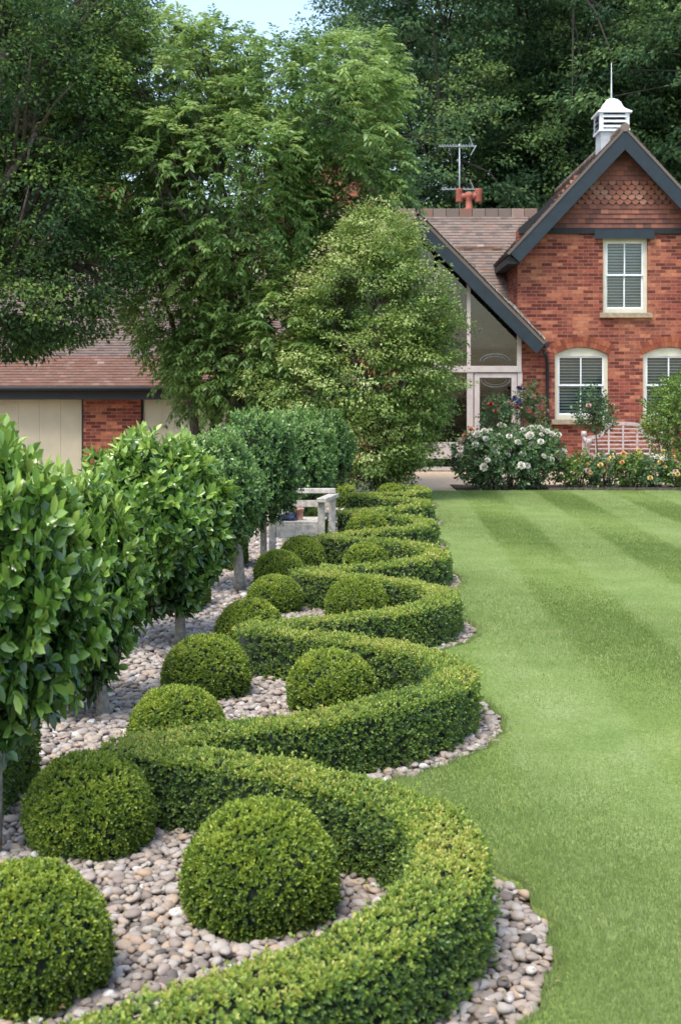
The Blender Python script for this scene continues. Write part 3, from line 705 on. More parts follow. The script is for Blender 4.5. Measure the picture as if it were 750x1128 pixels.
# ------------------------------------------------------------------ trees
def kmeans(P, k, it=8):
    C = P[rng.choice(len(P), k, replace=False)].copy()
    for _ in range(it):
        d = ((P[:, None] - C[None]) ** 2).sum(-1); lab = d.argmin(1)
        for i in range(k):
            if (lab == i).any(): C[i] = P[lab == i].mean(0)
    return C, lab
def tree_data(lobes, ntips, kind, leaf, k=12, trunk=(0, 0, 0), trunk_top=2.0, tr=.18, seed=0, gap=.0, tvar=.12, core_r=0.0, tbase=.5, low_cut=None, stems=1, limb=1.0, rough=.25, rsd=.05):
    lob = np.array(lobes, float)
    wts = (lob[:, 3] * lob[:, 4] * lob[:, 5]) ** .667
    li = rng.choice(len(lob), ntips * 3, p=wts / wts.sum())
    d = rsph(ntips * 3); r = 1 - np.abs(rng.normal(0, .17, ntips * 3)); r = np.clip(r, .25, 1) + rsd * rng.random(ntips * 3) ** 3
    bump = 1 + rough * noise3(d + lob[li][:, :3] * .7, 2.6, seed)
    C, Rr = lob[li, :3], lob[li, 3:]
    P = C + d * Rr * (r * bump)[:, None]
    deep = np.zeros(len(P), bool)
    for q in range(len(lob)):
        u = (P - lob[q, :3]) / lob[q, 3:]
        deep |= ((u ** 2).sum(1) < .36) & (li != q)
    g = noise3(P, .9, seed + 11) + .5 * noise3(P, 2.1, seed + 3)
    ok = (~deep) & (g > -.62 + gap)
    if low_cut is not None: ok &= P[:, 2] > low_cut
    P, d, g, r, li = P[ok][:ntips], d[ok][:ntips], g[ok][:ntips], r[ok][:ntips], li[ok][:ntips]
    n = len(P)
    L, W = leaf['L'], leaf['W']
    pa, aa, na, ta = [], [], [], []
    tb = tbase + g * .28 + .14 * d[:, 2] + rng.normal(0, tvar, n) + (r - .85) * .3  # top light painted into the leaf tint: upper and outer leaves paler
    if kind == 'pinnate':
        for s in range(leaf.get('rach', 3)):
            ax = nrm(d * .8 + rng.normal(0, .55, (n, 3)) + np.array([0, 0, .15]))
            rl = leaf['rl'] * rng.uniform(.7, 1.2, n)
            m = leaf['pairs']
            for j in range(m):
                t = (j + .6) / m
                pos = P + ax * (rl * t)[:, None] + np.array([0, 0, -1.0]) * (rl * .32 * t * t)[:, None]
                tan = nrm(ax + np.array([0, 0, -.7 * t]))
                side = nrm(np.cross(tan, np.array([0, 0, 1.0]) + rng.normal(0, .1, (n, 3))))
                for sg in (-1, 1):
                    a = nrm(side * sg * .8 + tan * .75 + np.array([0, 0, -.32]))
                    pa.append(pos); aa.append(a); na.append(nrm(np.array([0, 0, 1.0]) + rng.normal(0, .35, (n, 3)))); ta.append(tb + rng.normal(0, .06, n))
    else:
        m = leaf['n']; br = leaf['blob']
        for j in range(m):
            o = rsph(n) * (rng.random(n) ** .5 * br)[:, None]; o[:, 2] *= leaf.get('flat', .6)
            a = nrm(o / br * .8 + d * .5 + rng.normal(0, .45, (n, 3)) + np.array([0, 0, leaf.get('droop', -.3)]))
            pa.append(P + o); aa.append(a); na.append(nrm(np.array([0, 0, 1.0]) + d * .4 + rng.normal(0, .45, (n, 3)))); ta.append(tb + rng.normal(0, .10, n) + o[:, 2] / br * .15)
    p, a, nn, t = np.concatenate(pa), np.concatenate(aa), np.concatenate(na), np.clip(np.concatenate(ta), 0, 1)
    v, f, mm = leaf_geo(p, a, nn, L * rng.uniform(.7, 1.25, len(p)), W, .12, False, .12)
    # wood
    mb = MB(); base = Vector(trunk)
    Ck, lab = kmeans(P, k)
    tops = []
    for s in range(stems):
        ang = s * 2.4 + .7
        sp = .0 if stems == 1 else .35
        cen = lob[:, :3].mean(0)
        top = Vector((base.x * .6 + cen[0] * .4 + math.cos(ang) * sp * 2, base.y * .6 + cen[1] * .4 + math.sin(ang) * sp * 2, trunk_top))
        b0 = base + Vector((math.cos(ang) * sp * .4, math.sin(ang) * sp * .4, 0))
        mid = b0.lerp(top, .5) + Vector((rng.normal(0, .08), rng.normal(0, .08), 0))
        rr = tr if stems == 1 else tr * .6
        mb.tube([b0 - Vector((0, 0, .1)), b0 + Vector((0, 0, .12)), b0.lerp(mid, .5), mid, top], [rr * 1.45, rr * 1.12, rr, rr * .9, rr * .72], 10)
        tops.append((b0, mid, top, rr))
    for i in range(k):
        b0, mid, top, rr = tops[i % stems]
        st = mid.lerp(top, rng.uniform(.3, 1.0)); end = Vector(Ck[i])
        m1 = st.lerp(end, .5) + Vector((rng.normal(0, .12), rng.normal(0, .12), .25 * (end - st).length * .5))
        mb.tube([st, m1, end], [rr * .5 * limb, rr * .34 * limb, rr * .16 * limb], 7)
        tp = P[lab == i]
        if len(tp) == 0: continue
        for q in tp[rng.choice(len(tp), min(len(tp), 16), replace=False)]:
            s0 = m1.lerp(end, rng.uniform(.1, 1.0)); q = Vector(q)
            mm1 = s0.lerp(q, .5) + Vector((0, 0, .08 * (q - s0).length))
            mb.tube([s0, mm1, q], [rr * .16, rr * .10, rr * .04], 5)
    return (v, f, np.repeat(t, mm)), mb
def tree(name, label, cat, base, lobes, ntips, kind, leaf, mat, barkm, group=None, **kw):
    e = empty(name, base, label, cat, group)
    lob = [(l[0] - base[0], l[1] - base[1], l[2] - base[2], *l[3:]) for l in lobes]
    (v, f, t), mb = tree_data(lob, ntips, kind, leaf, **kw)
    link('crown', npmesh(name + '_crown', v, [(f, 0, t)], [mat]), e)
    me = bpy.data.meshes.new('trunk'); me.from_pydata(mb.V, [], mb.F); me.materials.append(barkm)
    me.polygons.foreach_set('use_smooth', np.ones(len(me.polygons), bool))
    link('trunk', me, e)
    return e
def L(px, py, Y, rx, rz, ry=None):
    s = F / Y
    return (PX(px, Y), Y, PZ(py, Y), rx / s, (ry if ry else rx / s), rz / s)

# big pinnate-leaved tree in front of the garage
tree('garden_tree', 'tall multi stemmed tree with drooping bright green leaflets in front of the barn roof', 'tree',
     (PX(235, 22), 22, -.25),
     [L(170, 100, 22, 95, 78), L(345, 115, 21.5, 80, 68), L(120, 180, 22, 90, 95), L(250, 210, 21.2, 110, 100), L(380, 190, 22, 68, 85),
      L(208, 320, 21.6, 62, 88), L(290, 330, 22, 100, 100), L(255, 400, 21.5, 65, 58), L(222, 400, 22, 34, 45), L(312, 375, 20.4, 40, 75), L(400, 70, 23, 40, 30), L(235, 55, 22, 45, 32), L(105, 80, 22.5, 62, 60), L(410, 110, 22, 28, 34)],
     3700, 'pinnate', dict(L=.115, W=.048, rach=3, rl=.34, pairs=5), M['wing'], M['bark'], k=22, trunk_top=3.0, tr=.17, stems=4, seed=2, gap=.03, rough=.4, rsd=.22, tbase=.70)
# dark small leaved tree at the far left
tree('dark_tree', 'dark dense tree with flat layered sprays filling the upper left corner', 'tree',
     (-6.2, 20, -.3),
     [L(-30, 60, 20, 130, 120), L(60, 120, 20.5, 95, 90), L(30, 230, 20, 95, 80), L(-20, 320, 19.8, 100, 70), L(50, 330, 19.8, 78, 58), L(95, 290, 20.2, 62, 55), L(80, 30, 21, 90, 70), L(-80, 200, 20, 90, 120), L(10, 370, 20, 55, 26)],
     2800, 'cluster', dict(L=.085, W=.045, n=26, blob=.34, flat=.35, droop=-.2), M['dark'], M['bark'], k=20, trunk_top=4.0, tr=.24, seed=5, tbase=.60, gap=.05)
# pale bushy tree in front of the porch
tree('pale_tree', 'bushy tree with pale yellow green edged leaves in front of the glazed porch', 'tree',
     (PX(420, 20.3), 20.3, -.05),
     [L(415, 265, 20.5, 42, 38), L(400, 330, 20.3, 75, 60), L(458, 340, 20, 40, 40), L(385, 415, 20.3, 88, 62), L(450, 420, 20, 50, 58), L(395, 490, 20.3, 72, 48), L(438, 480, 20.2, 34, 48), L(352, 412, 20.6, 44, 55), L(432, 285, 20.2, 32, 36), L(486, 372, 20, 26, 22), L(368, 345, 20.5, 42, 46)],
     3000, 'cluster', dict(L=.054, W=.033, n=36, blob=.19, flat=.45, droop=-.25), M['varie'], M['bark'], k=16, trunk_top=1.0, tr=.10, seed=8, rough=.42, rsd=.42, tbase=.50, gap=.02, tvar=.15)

# background woodland: a few crown shapes shared by many trees
def back_proto(nm, seed, h, w):
    lob = []
    rs = np.random.default_rng(seed)
    for i in range(13):
        z = rs.uniform(.20, .90) * h; rr = w * (1.05 - .55 * abs(z / h - .5) * 1.6) * .5
        a = rs.uniform(0, 6.28); q = rs.uniform(.1, .75) * rr * 1.3
        lob.append((math.cos(a) * q, math.sin(a) * q, z, rr * rs.uniform(.6, .95), rr * rs.uniform(.6, .95), rr * rs.uniform(.5, .75)))
    lob.append((0, 0, h * .9, w * .28, w * .28, h * .10))
    (v, f, t), mb = tree_data(lob, 2500, 'cluster', dict(L=.145, W=.085, n=64, blob=.62, flat=.38, droop=-.35), k=18, trunk_top=h * .5, tr=.30, seed=seed, tbase=.54, gap=.02, limb=.22)
    cm = npmesh('woodland_crown', v, [(f, 0, t)], [M['back']])
    tm = bpy.data.meshes.new('woodland_trunk'); tm.from_pydata(mb.V, [], mb.F); tm.materials.append(M['barkd'])
    return cm, tm
PR = [back_proto('a', 21, 19, 12), back_proto('b', 33, 18, 11), back_proto('c', 47, 20, 13)]
WOOD = [ # x, y, scale, proto, rot, label
 (4.9, 43, .98, 0, .3, 'tall dark woodland tree left of the television aerial'),
 (9.0, 45, 1.02, 1, 1.9, 'dark woodland tree between the aerial and the roof turret'),
 (12.8, 43, 1.05, 2, 4.1, 'woodland tree rising right of the white roof turret'),
 (16.8, 47, 1.0, 0, 2.7, 'woodland tree beyond the upper right corner'),
 (7.0, 54, 1.12, 2, .9, 'far woodland tree filling the gap behind the aerial'),
 (12.0, 55, 1.15, 0, 5.2, 'far woodland tree seen behind the roof turret'),
 (-9.8, 42, .92, 1, 3.3, 'woodland tree behind the barn at the far left'),
 (-5.2, 47, .44, 2, 2.2, 'low woodland tree behind the ridge of the barn'),
 (-1.2, 50, .50, 0, 4.0, 'low woodland tree behind the tall pinnate tree'),
 (-14.5, 40, .9, 2, 1.2, 'woodland tree outermost on the left beyond the barn'),
]
for x, y, sc, pi, rot, lab in WOOD:
    e = empty('woodland_tree', (x, y, -.1), lab, 'tree', 'woodland trees behind the house'); e.scale = (sc,) * 3; e.rotation_euler = (0, 0, rot)
    link('crown', PR[pi][0], e); link('trunk', PR[pi][1], e)

# ------------------------------------------------------------------ roofs and tiles
def tile_plane(mb, o, u, v, nu, tile_w=.165, gauge=.10, t0=.45, tv=.2, red_below=None, clip=None, thick=.014):
    """o: lower left corner, u: along the eave, v: up the slope (full vectors); nu: outward normal"""
    o, u, v, nu = Vector(o), Vector(u), Vector(v), Vector(nu).normalized()
    lu, lv = u.length, v.length; uu, vv = u / lu, v / lv
    rows = int(math.ceil(lv / gauge)); cols = int(math.ceil(lu / tile_w)) + 1
    for r in range(rows):
        s0 = r * gauge; s1 = min(s0 + gauge * 1.02, lv)
        rt = random.gauss(0, .05)
        for c in range(cols):
            a0 = max(0, c * tile_w - (r % 2) * tile_w / 2); a1 = min(lu, (c + 1) * tile_w - (r % 2) * tile_w / 2 - .004)
            if a1 <= a0 + .01: continue
            if clip and not clip((a0 + a1) / 2, (s0 + s1) / 2): continue
            t = t0 + rt + random.gauss(0, tv)
            if red_below is not None and s0 < red_below: t = .74 + random.gauss(0, .05)
            t = min(1, max(0, t)); h = thick + random.uniform(-.003, .004)
            p = [o + uu * a0 + vv * s0 + nu * h, o + uu * a1 + vv * s0 + nu * (h + random.uniform(-.002, .002)), o + uu * a1 + vv * s1 + nu * .001, o + uu * a0 + vv * s1 + nu * .001,
                 o + uu * a0 + vv * s0 - nu * .002, o + uu * a1 + vv * s0 - nu * .002]
            mb.add(p, [(0, 1, 2, 3), (4, 5, 1, 0), (4, 0, 3), (5, 2, 1)], t)
def slab(mb, o, u, v, nu, th):
    o, u, v, nu = Vector(o), Vector(u), Vector(v), Vector(nu).normalized()
    p = [o, o + u, o + u + v, o + v]; q = [x - nu * th for x in p]
    mb.add(p + q, [(0, 1, 2, 3), (7, 6, 5, 4), (0, 4, 5, 1), (1, 5, 6, 2), (2, 6, 7, 3), (3, 7, 4, 0)], .3)
def wall_xz(mb, xs, zs, y0, y1, openings):
    """wall y0..y1 tiled in a grid, leaving the openings"""
    gx = sorted(set(xs) | {v for o in openings for v in o[:2]}); gz = sorted(set(zs) | {v for o in openings for v in o[2:]})
    hole = lambda i, j: any(o[0] <= (gx[i] + gx[i + 1]) / 2 <= o[1] and o[2] <= (gz[j] + gz[j + 1]) / 2 <= o[3] for o in openings)
    nx, nz = len(gx) - 1, len(gz) - 1
    solid = lambda i, j: 0 <= i < nx and 0 <= j < nz and not hole(i, j)
    for i in range(nx):
        for j in range(nz):
            if hole(i, j): continue
            a, b, c, d = gx[i], gx[i + 1], gz[j], gz[j + 1]
            mb.add([(a, y0, c), (b, y0, c), (b, y0, d), (a, y0, d)], [(0, 1, 2, 3)])
            mb.add([(a, y1, c), (b, y1, c), (b, y1, d), (a, y1, d)], [(3, 2, 1, 0)])
            if not solid(i - 1, j): mb.add([(a, y0, c), (a, y0, d), (a, y1, d), (a, y1, c)], [(0, 1, 2, 3)])
            if not solid(i + 1, j): mb.add([(b, y0, c), (b, y0, d), (b, y1, d), (b, y1, c)], [(3, 2, 1, 0)])
            if not solid(i, j - 1): mb.add([(a, y0, c), (b, y0, c), (b, y1, c), (a, y1, c)], [(3, 2, 1, 0)])
            if not solid(i, j + 1): mb.add([(a, y0, d), (b, y0, d), (b, y1, d), (a, y1, d)], [(0, 1, 2, 3)])

# ------------------------------------------------------------------ THE HOUSE
HY = 28.0
house = empty('brick_house', (5.0, HY, 0), 'red brick house with tile hung gable, glazed porch and white roof turret', 'house')
def arch_z(x, x0, x1, zs, rise):
    u = (x - x0) / (x1 - x0) * 2 - 1
    return zs + rise * (1 - u * u)
UW = (5.78, 6.77, 3.47, 5.13); W1 = (4.72, 5.90, 1.12, 2.72); W2 = (6.66, 7.84, 1.12, 2.72)
GX0, GX1 = 3.90, 8.46
mb = MB()
wall_xz(mb, [GX0, GX1], [-.1, 5.3], HY, HY + .3, [UW, W1, W2])
mb.box(GX0, GX0 + .3, HY + .3, 36, -.1, 5.0); mb.box(GX1 - .3, GX1, HY + .3, 36, -.1, 5.0); mb.box(GX0 + .3, GX1 - .3, 35.7, 36, -.1, 5.0)
RISE = .17
for (x0, x1, z0, z1) in (W1, W2):      # brick spandrels above the segmental heads
    n = 10
    for i in range(n):
        a = x0 + (x1 - x0) * i / n; b = x0 + (x1 - x0) * (i + 1) / n
        za, zb = arch_z(a, x0, x1, z1 - RISE, RISE), arch_z(b, x0, x1, z1 - RISE, RISE)
        mb.add([(a, HY, za), (b, HY, zb), (b, HY, z1 + .0), (a, HY, z1 + .0), (a, HY + .3, za), (b, HY + .3, zb)], [(0, 1, 2, 3), (0, 4, 5, 1)])
# brick string course
mb.box(GX0, GX1, HY - .02, HY - .001, 2.60, 2.665) if False else None
mb.build('wall', M['brick'], house)
# gable backing + hung tiles
mb = MB(); mb.prism([(GX0, 5.3), (GX1, 5.3), (6.18, 7.35)], HY + .02, HY + .2)
mb.build('gable_wall', M['brick'], house)
mb = MB()
gy = HY - .03
def hung(mb):
    gauge = .105; tw = .17
    for r in range(20):
        z0 = 5.34 + r * gauge
        fancy = 5 <= r <= 9
        rt = random.gauss(0, .06)
        for c in range(30):
            x0 = GX0 - .3 + c * tw + (r % 2) * tw / 2; x1 = x0 + tw - (.012 if fancy else .005)
            xc = (x0 + x1) / 2
            if abs(xc - 6.18) > (7.38 - z0) * .93 + .05: continue
            t = min(1, max(0, (.72 if fancy else .38) + rt + random.gauss(0, .16)))
            y0 = gy - .028 + random.uniform(-.004, .004); y1 = gy - .004
            zt = z0 + gauge * 1.05
            if fancy:
                pts = [(x0, z0 + .045), (x0 + .028, z0 + .012), (xc - .02, z0 - .012), (xc + .02, z0 - .012), (x1 - .028, z0 + .012), (x1, z0 + .045)]
            else: pts = [(x0, z0), (x1, z0)]
            top = [(x1, zt), (x0, zt)]
            V = [(x, y0, z) for x, z in pts] + [(x, y1, z) for x, z in top] + [(x, y0 + .026, z) for x, z in pts]
            n = len(pts); fs = [tuple(range(n + 2))]
            for i in range(n - 1): fs.append((i + 1, i, n + 2 + i, n + 3 + i))
            mb.add(V, fs, t)
hung(mb); mb.build('hung_tiles', M['tile_red'], house)
mb = MB(); mb.prism([(GX0, 5.32), (GX1, 5.32), (6.18, 7.30)], gy - .003, HY + .018); mb.build('tile_batten_board', M['blackp'], house)
# roof of the gable wing (two slopes)
ap = (6.18, 7.50); el, er = (3.62, 4.74), (8.74, 4.74)
y0, y1 = HY - .42, 36.2
mb = MB()
nl = Vector((-(ap[1] - el[1]), 0, ap[0] - el[0])).normalized(); nr = Vector((ap[1] - er[1], 0, er[0] - ap[0])).normalized()
tile_plane(mb, (el[0], y1, el[1]), (0, y0 - y1, 0), (ap[0] - el[0], 0, ap[1] - el[1]), nl, t0=.3, tv=.15)
tile_plane(mb, (er[0], y0, er[1]), (0, y1 - y0, 0), (ap[0] - er[0], 0, ap[1] - er[1]), nr, t0=.3, tv=.15)
slab(mb, (el[0], y1, el[1]), (0, y0 - y1, 0), (ap[0] - el[0], 0, ap[1] - el[1]), nl, .05)
slab(mb, (er[0], y0, er[1]), (0, y1 - y0, 0), (ap[0] - er[0], 0, ap[1] - er[1]), nr, .05)
roof = mb.build('roof', M['tile'], house)
mb = MB()
for k in range(28):
    ya = y0 - .01 + k * .31
    mb.tube([(ap[0], ya, ap[1] - .02), (ap[0], ya + .305, ap[1] - .02)], .095, 10, random.uniform(.2, .7))
mb.build('ridge_tiles', M['tile'], roof)
def bargeboard(name, a, b, w, yA, yB, parent, mat, flip=1):
    """board hanging below the line a-b (x,z)"""
    d = Vector((b[0] - a[0], b[1] - a[1])).normalized(); n = Vector((d.y, -d.x)) * flip
    if n.y > 0: n = -n
    m = MB(); m.prism([(a[0], a[1]), (b[0], b[1]), (b[0] + n.x * w, b[1] + n.y * w), (a[0] + n.x * w, a[1] + n.y * w)], yA, yB)
    return m.build(name, mat, parent, bevel=.006)
# mitred boards of the big gable
def mitred(name, ax, az, ex, ez, w, yA, yB, parent):
    d = Vector((ex - ax, ez - az)).normalized(); n = Vector((d.y, -d.x));  n = -n if n.y > 0 else n
    k = w / abs(n.y) if False else w / math.cos(math.atan2(abs(ez - az), abs(ex - ax)))
    m = MB(); m.prism([(ax, az), (ex, ez), (ex + n.x * w, ez + n.y * w), (ax, az - k)], yA, yB)
    return m.build(name, M['blue'], parent, bevel=.006)
mitred('bargeboard', 6.18, 7.42, 3.68, 4.74, .29, y0 + .02, y0 + .06, house)
mitred('bargeboard', 6.18, 7.42, 8.68, 4.74, .29, y0 + .02, y0 + .06, house)
# dark soffit strips under the verge
for sx, ex in ((1, el), (-1, er)):
    m = MB(); d = Vector((ex[0] - 6.18, ex[1] - 7.5)).normalized(); n = Vector((d.y, -d.x)); n = -n if n.y > 0 else n
    a = Vector((6.18, 7.36)); b = Vector((ex[0], ex[1] - .10))
    m.prism([(a.x, a.y), (b.x, b.y), (b.x + n.x * .04, b.y + n.y * .04), (a.x, a.y - .06)], y0 + .065, HY - .04); m.build('soffit', M['blackp'], house)
m = MB(); m.box(3.63, 3.89, HY - .34, 34, 4.52, 4.66); m.build('gutter', M['blackp'], house)
m = MB(); m.box(GX0 + .02, GX1 - .02, HY - .06, HY - .003, 5.215, 5.335); m.build('tile_base_board', M['blackp'], house)
m = MB(); m.box(5.58, 6.90, HY - .085, HY - .062, 5.10, 5.30); m.build('lintel', M['blue'], house)

def sash_window(o, sillz, arched):
    x0, x1, z0, z1 = o; yf = HY + .07
    fr = .085; d = .10
    m = MB()
    if arched:
        n = 12; zs = z1 - RISE
        m.box(x0, x0 + fr, yf, yf + d, z0, zs); m.box(x1 - fr, x1, yf, yf + d, z0, zs)
        zi = zs - .03                       # flat underside of the arched head
        m.box(x0 + fr, x1 - fr, yf, yf + d, zi, zs)
        for i in range(n):
            a = x0 + (x1 - x0) * i / n; b = x0 + (x1 - x0) * (i + 1) / n
            za, zb = arch_z(a, x0, x1, zs, RISE - .004), arch_z(b, x0, x1, zs, RISE - .004)
            m.prism([(a, zs), (b, zs), (b, max(zb, zs + 1e-4)), (a, max(za, zs + 1e-4))], yf, yf + d)
        zt = zi
    else:
        m.box(x0, x0 + fr, yf, yf + d, z0, z1 - fr); m.box(x1 - fr, x1, yf, yf + d, z0, z1 - fr); m.box(x0, x1, yf, yf + d, z1 - fr, z1); zt = z1 - fr
    m.box(x0 + fr, x1 - fr, yf, yf + d, z0, z0 + .10)
    w = m.build('window', M['cream'], house, bevel=.004)
    # sashes
    zm = (z0 + .10 + zt) / 2; xc = (x0 + x1) / 2; xi0, xi1 = x0 + fr, x1 - fr
    for (a, b, yo) in ((zm - .01, zt, .02), (z0 + .10, zm + .025, .055)):
        s = MB(); y = yf + yo; t = .034
        s.box(xi0, xi0 + t, y, y + .03, a, b); s.box(xi1 - t, xi1, y, y + .03, a, b)
        s.box(xi0 + t, xi1 - t, y, y + .03, a, a + .04); s.box(xi0 + t, xi1 - t, y, y + .03, b - t, b)
        s.box(xc - .014, xc + .014, y + .002, y + .026, a + .04, b - t)
        s.build('sash', M['white'], w)
        g = MB(); g.add([(xi0 + t, y + .015, a + .04), (xi1 - t, y + .015, a + .04), (xi1 - t, y + .015, b - t), (xi0 + t, y + .015, b - t)], [(0, 1, 2, 3)])
        g.build('pane', M['glass'], w)
    bl = MB(); z = z0 + .12
    while z < zt - .02:
        bl.bar((xi0 + .01, yf + .16, z), (xi1 - .01, yf + .16, z), .048, .003, up=(0, -.75, .65)); z += .066
    bl.build('blind', M['blind'], w)
    rm = MB(); rm.box(x0 - .5, x1 + .5, HY + 1.0, HY + 1.05, z0 - .5, z1 + .5); rm.build('room_wall', M['room'], w)
    sl = MB(); sl.box(x0 - .08, x1 + .08, HY - .10, HY + .069, sillz - .11, sillz); sl.build('sill', M['stone'], w, bevel=.008)
    if arched:   # ring of arch bricks, proud of the wall by 6 mm
        v = MB(); n = 17; zs = z1 - RISE
        for course in range(2):
            for i in range(n):
                u0 = (i + .04) / n; u1 = (i + .96) / n; e = .12 * (course + 1)
                def pt(u, k):
                    X = x0 - .0 + (x1 - x0) * u; sl_ = -4 * RISE * (2 * u - 1) / (x1 - x0)
                    nn = Vector((-sl_, 1)).normalized(); zz = arch_z(X, x0, x1, zs, RISE)
                    return (X + nn.x * k * 1.3, zz + nn.y * k)
                k0, k1 = course * .118 + .004, course * .118 + .114
                v.prism([pt(u0, k0), pt(u1, k0), pt(u1, k1), pt(u0, k1)], HY - .006, HY + .01, random.uniform(0, 1))
        v.build('arch_bricks', M['vous'], w)
sash_window(UW, 3.47, False); sash_window(W1, 1.12, True); sash_window(W2, 1.12, True)
# dark inside of the wing so nothing shows through
m = MB(); m.box(GX0 + .31, GX1 - .31, HY + .31, 35.6, 2.98, 3.02); m.box(GX0 + .31, GX1 - .31, HY + .31, 35.6, 5.05, 5.1); m.build('floor_deck', M['room'], house)

# main range roof behind the porch
MX0, MX1 = -.6, 4.6; rY, rZ, eY, eZ = 31.3, 6.16, 28.35, 2.72
mb = MB(); vs = Vector((0, rY - eY, rZ - eZ)); nn = Vector((0, -(rZ - eZ), rY - eY)).normalized()
tile_plane(mb, (MX0, eY, eZ), (MX1 - MX0, 0, 0), vs, nn, t0=.42, tv=.13)
slab(mb, (MX0, eY, eZ), (MX1 - MX0, 0, 0), vs, nn, .05)
slab(mb, (MX1, rY + (rY - eY), eZ), (MX0 - MX1, 0, 0), (0, eY - rY, rZ - eZ), (0, 1, .86), .05)
mroof = mb.build('roof', M['tile'], house); mroof['label'] = 'brown tiled roof between the porch and the tall gable'
mb = MB(); x = MX0
while x < 4.60:
    mb.prism([(x, rZ - .16), (x + .31, rZ - .16), (x + .31, rZ + .09), (x, rZ + .09)], rY - .11, rY + .11, random.uniform(.35, .95)); x += .32
mb.build('ridge_tiles', M['tile'], mroof, bevel=.012)
mb = MB()
mb.prism([(MX0 + .1, -.1), (MX0 + .4, -.1), (MX0 + .4, 2.7), (MX0 + .1, 2.7)], eY, rY * 2 - eY); mb.box(MX0 + .4, MX1, 33.9, 34.2, -.1, 2.7)
mb.build('rear_wall', M['brick'], house)
# chimney pot with H-shaped cowl
cpx = 3.14
zz = rZ + .06; cpx = 3.16
mb = MB(); mb.lathe(cpx, rY, [(.10, zz), (.11, zz + .05), (.085, zz + .08), (.08, zz + .26), (.11, zz + .33), (.12, zz + .40), (.05, zz + .46)], 18)
mb.tube([(cpx - .22, rY, zz + .36), (cpx - .12, rY, zz + .345), (cpx, rY, zz + .345), (cpx + .12, rY, zz + .345), (cpx + .22, rY, zz + .36)], [.085, .08, .07, .08, .085], 14)
for sx in (-.235, .235): mb.lathe(cpx + sx, rY, [(.085, zz + .20), (.092, zz + .22), (.092, zz + .50), (.10, zz + .53)], 14)
mb.build('chimney_pot', M['clay'], house)
# cupola
cu = (6.18, 29.0)
mb = MB(); mb.box(cu[0] - .30, cu[0] + .30, cu[1] - .30, cu[1] + .30, 6.85, 7.95)
tur = mb.build('roof_turret', M['greylead'], house); tur['label'] = 'white louvred turret with flared cap and spike'
mb = MB()
mb.box(cu[0] - .35, cu[0] + .35, cu[1] - .35, cu[1] + .35, 7.62, 7.68)
for sx in (-1, 1):
    for sy in (-1, 1): mb.box(cu[0] + sx * .29 - .045, cu[0] + sx * .29 + .045, cu[1] + sy * .29 - .045, cu[1] + sy * .29 + .045, 7.68, 8.05)
mb.build('corner_post', M['white'], tur, bevel=.004)
mb = MB()
for k in range(3):
    z = 7.74 + k * .115
    for sgn in (-1, 1):
        mb.bar((cu[0] - .26, cu[1] + sgn * .33, z), (cu[0] + .26, cu[1] + sgn * .33, z), .09, .018, up=(0, -sgn * .6, .8)) if False else None
        y_ = cu[1] + sgn * .32
        mb.add([(cu[0] - .27, y_ + sgn * .05, z - .035), (cu[0] + .27, y_ + sgn * .05, z - .035), (cu[0] + .27, y_ - sgn * .01, z + .035), (cu[0] - .27, y_ - sgn * .01, z + .035)], [(0, 1, 2, 3)])
        x_ = cu[0] + sgn * .32
        mb.add([(x_ + sgn * .05, cu[1] - .27, z - .035), (x_ + sgn * .05, cu[1] + .27, z - .035), (x_ - sgn * .01, cu[1] + .27, z + .035), (x_ - sgn * .01, cu[1] - .27, z + .035)], [(0, 1, 2, 3)])
mb.build('louvre', M['white'], tur)
m = MB(); m.box(cu[0] - .301, cu[0] + .301, cu[1] - .301, cu[1] + .301, 7.69, 8.04); m.build('louvre_backing', M['blackp'], tur)
mb = MB(); mb.lathe(cu[0], cu[1], [(.44, 8.04), (.44, 8.07), (.36, 8.12), (.28, 8.17), (.235, 8.24), (.20, 8.32), (.13, 8.39), (.05, 8.43), (.02, 8.44)], 4, smooth=False)
b_ = len(mb.V)
c45 = math.pi / 4
mb.V = [(cu[0] + (v[0] - cu[0]) * math.cos(c45) - (v[1] - cu[1]) * math.sin(c45), cu[1] + (v[0] - cu[0]) * math.sin(c45) + (v[1] - cu[1]) * math.cos(c45), v[2]) for v in mb.V]
mb.V = [(cu[0] + (v[0] - cu[0]) * 1.25, cu[1] + (v[1] - cu[1]) * 1.25, v[2]) for v in mb.V]
mb.build('cap', M['white'], tur)
mb = MB(); mb.lathe(cu[0], cu[1], [(.022, 8.42), (.016, 8.6), (.010, 8.9), (.005, 9.25)], 8); mb.build('spike', M['white'], tur)

# glazed porch gable
AX, AZ = 1.68, 5.62; EX, EZ = 4.46, 2.80; py0 = HY - .38
LXe, LZe = AX - (EX - AX), EZ
mb = MB()
nR = Vector((AZ - EZ, 0, EX - AX)).normalized(); nL = Vector((-(AZ - EZ), 0, EX - AX)).normalized()
tile_plane(mb, (EX, py0, EZ), (0, 3.4, 0), (AX - EX, 0, AZ - EZ), nR, t0=.35, tv=.25, thick=.02)
tile_plane(mb, (LXe, py0 + 3.4, LZe), (0, -3.4, 0), (AX - LXe, 0, AZ - LZe), nL, t0=.35, tv=.2, thick=.02)
slab(mb, (EX, py0, EZ), (0, 3.4, 0), (AX - EX, 0, AZ - EZ), nR, .06); slab(mb, (LXe, py0 + 3.4, LZe), (0, -3.4, 0), (AX - LXe, 0, AZ - LZe), nL, .06)
pr = mb.build('porch_roof', M['tile'], house)
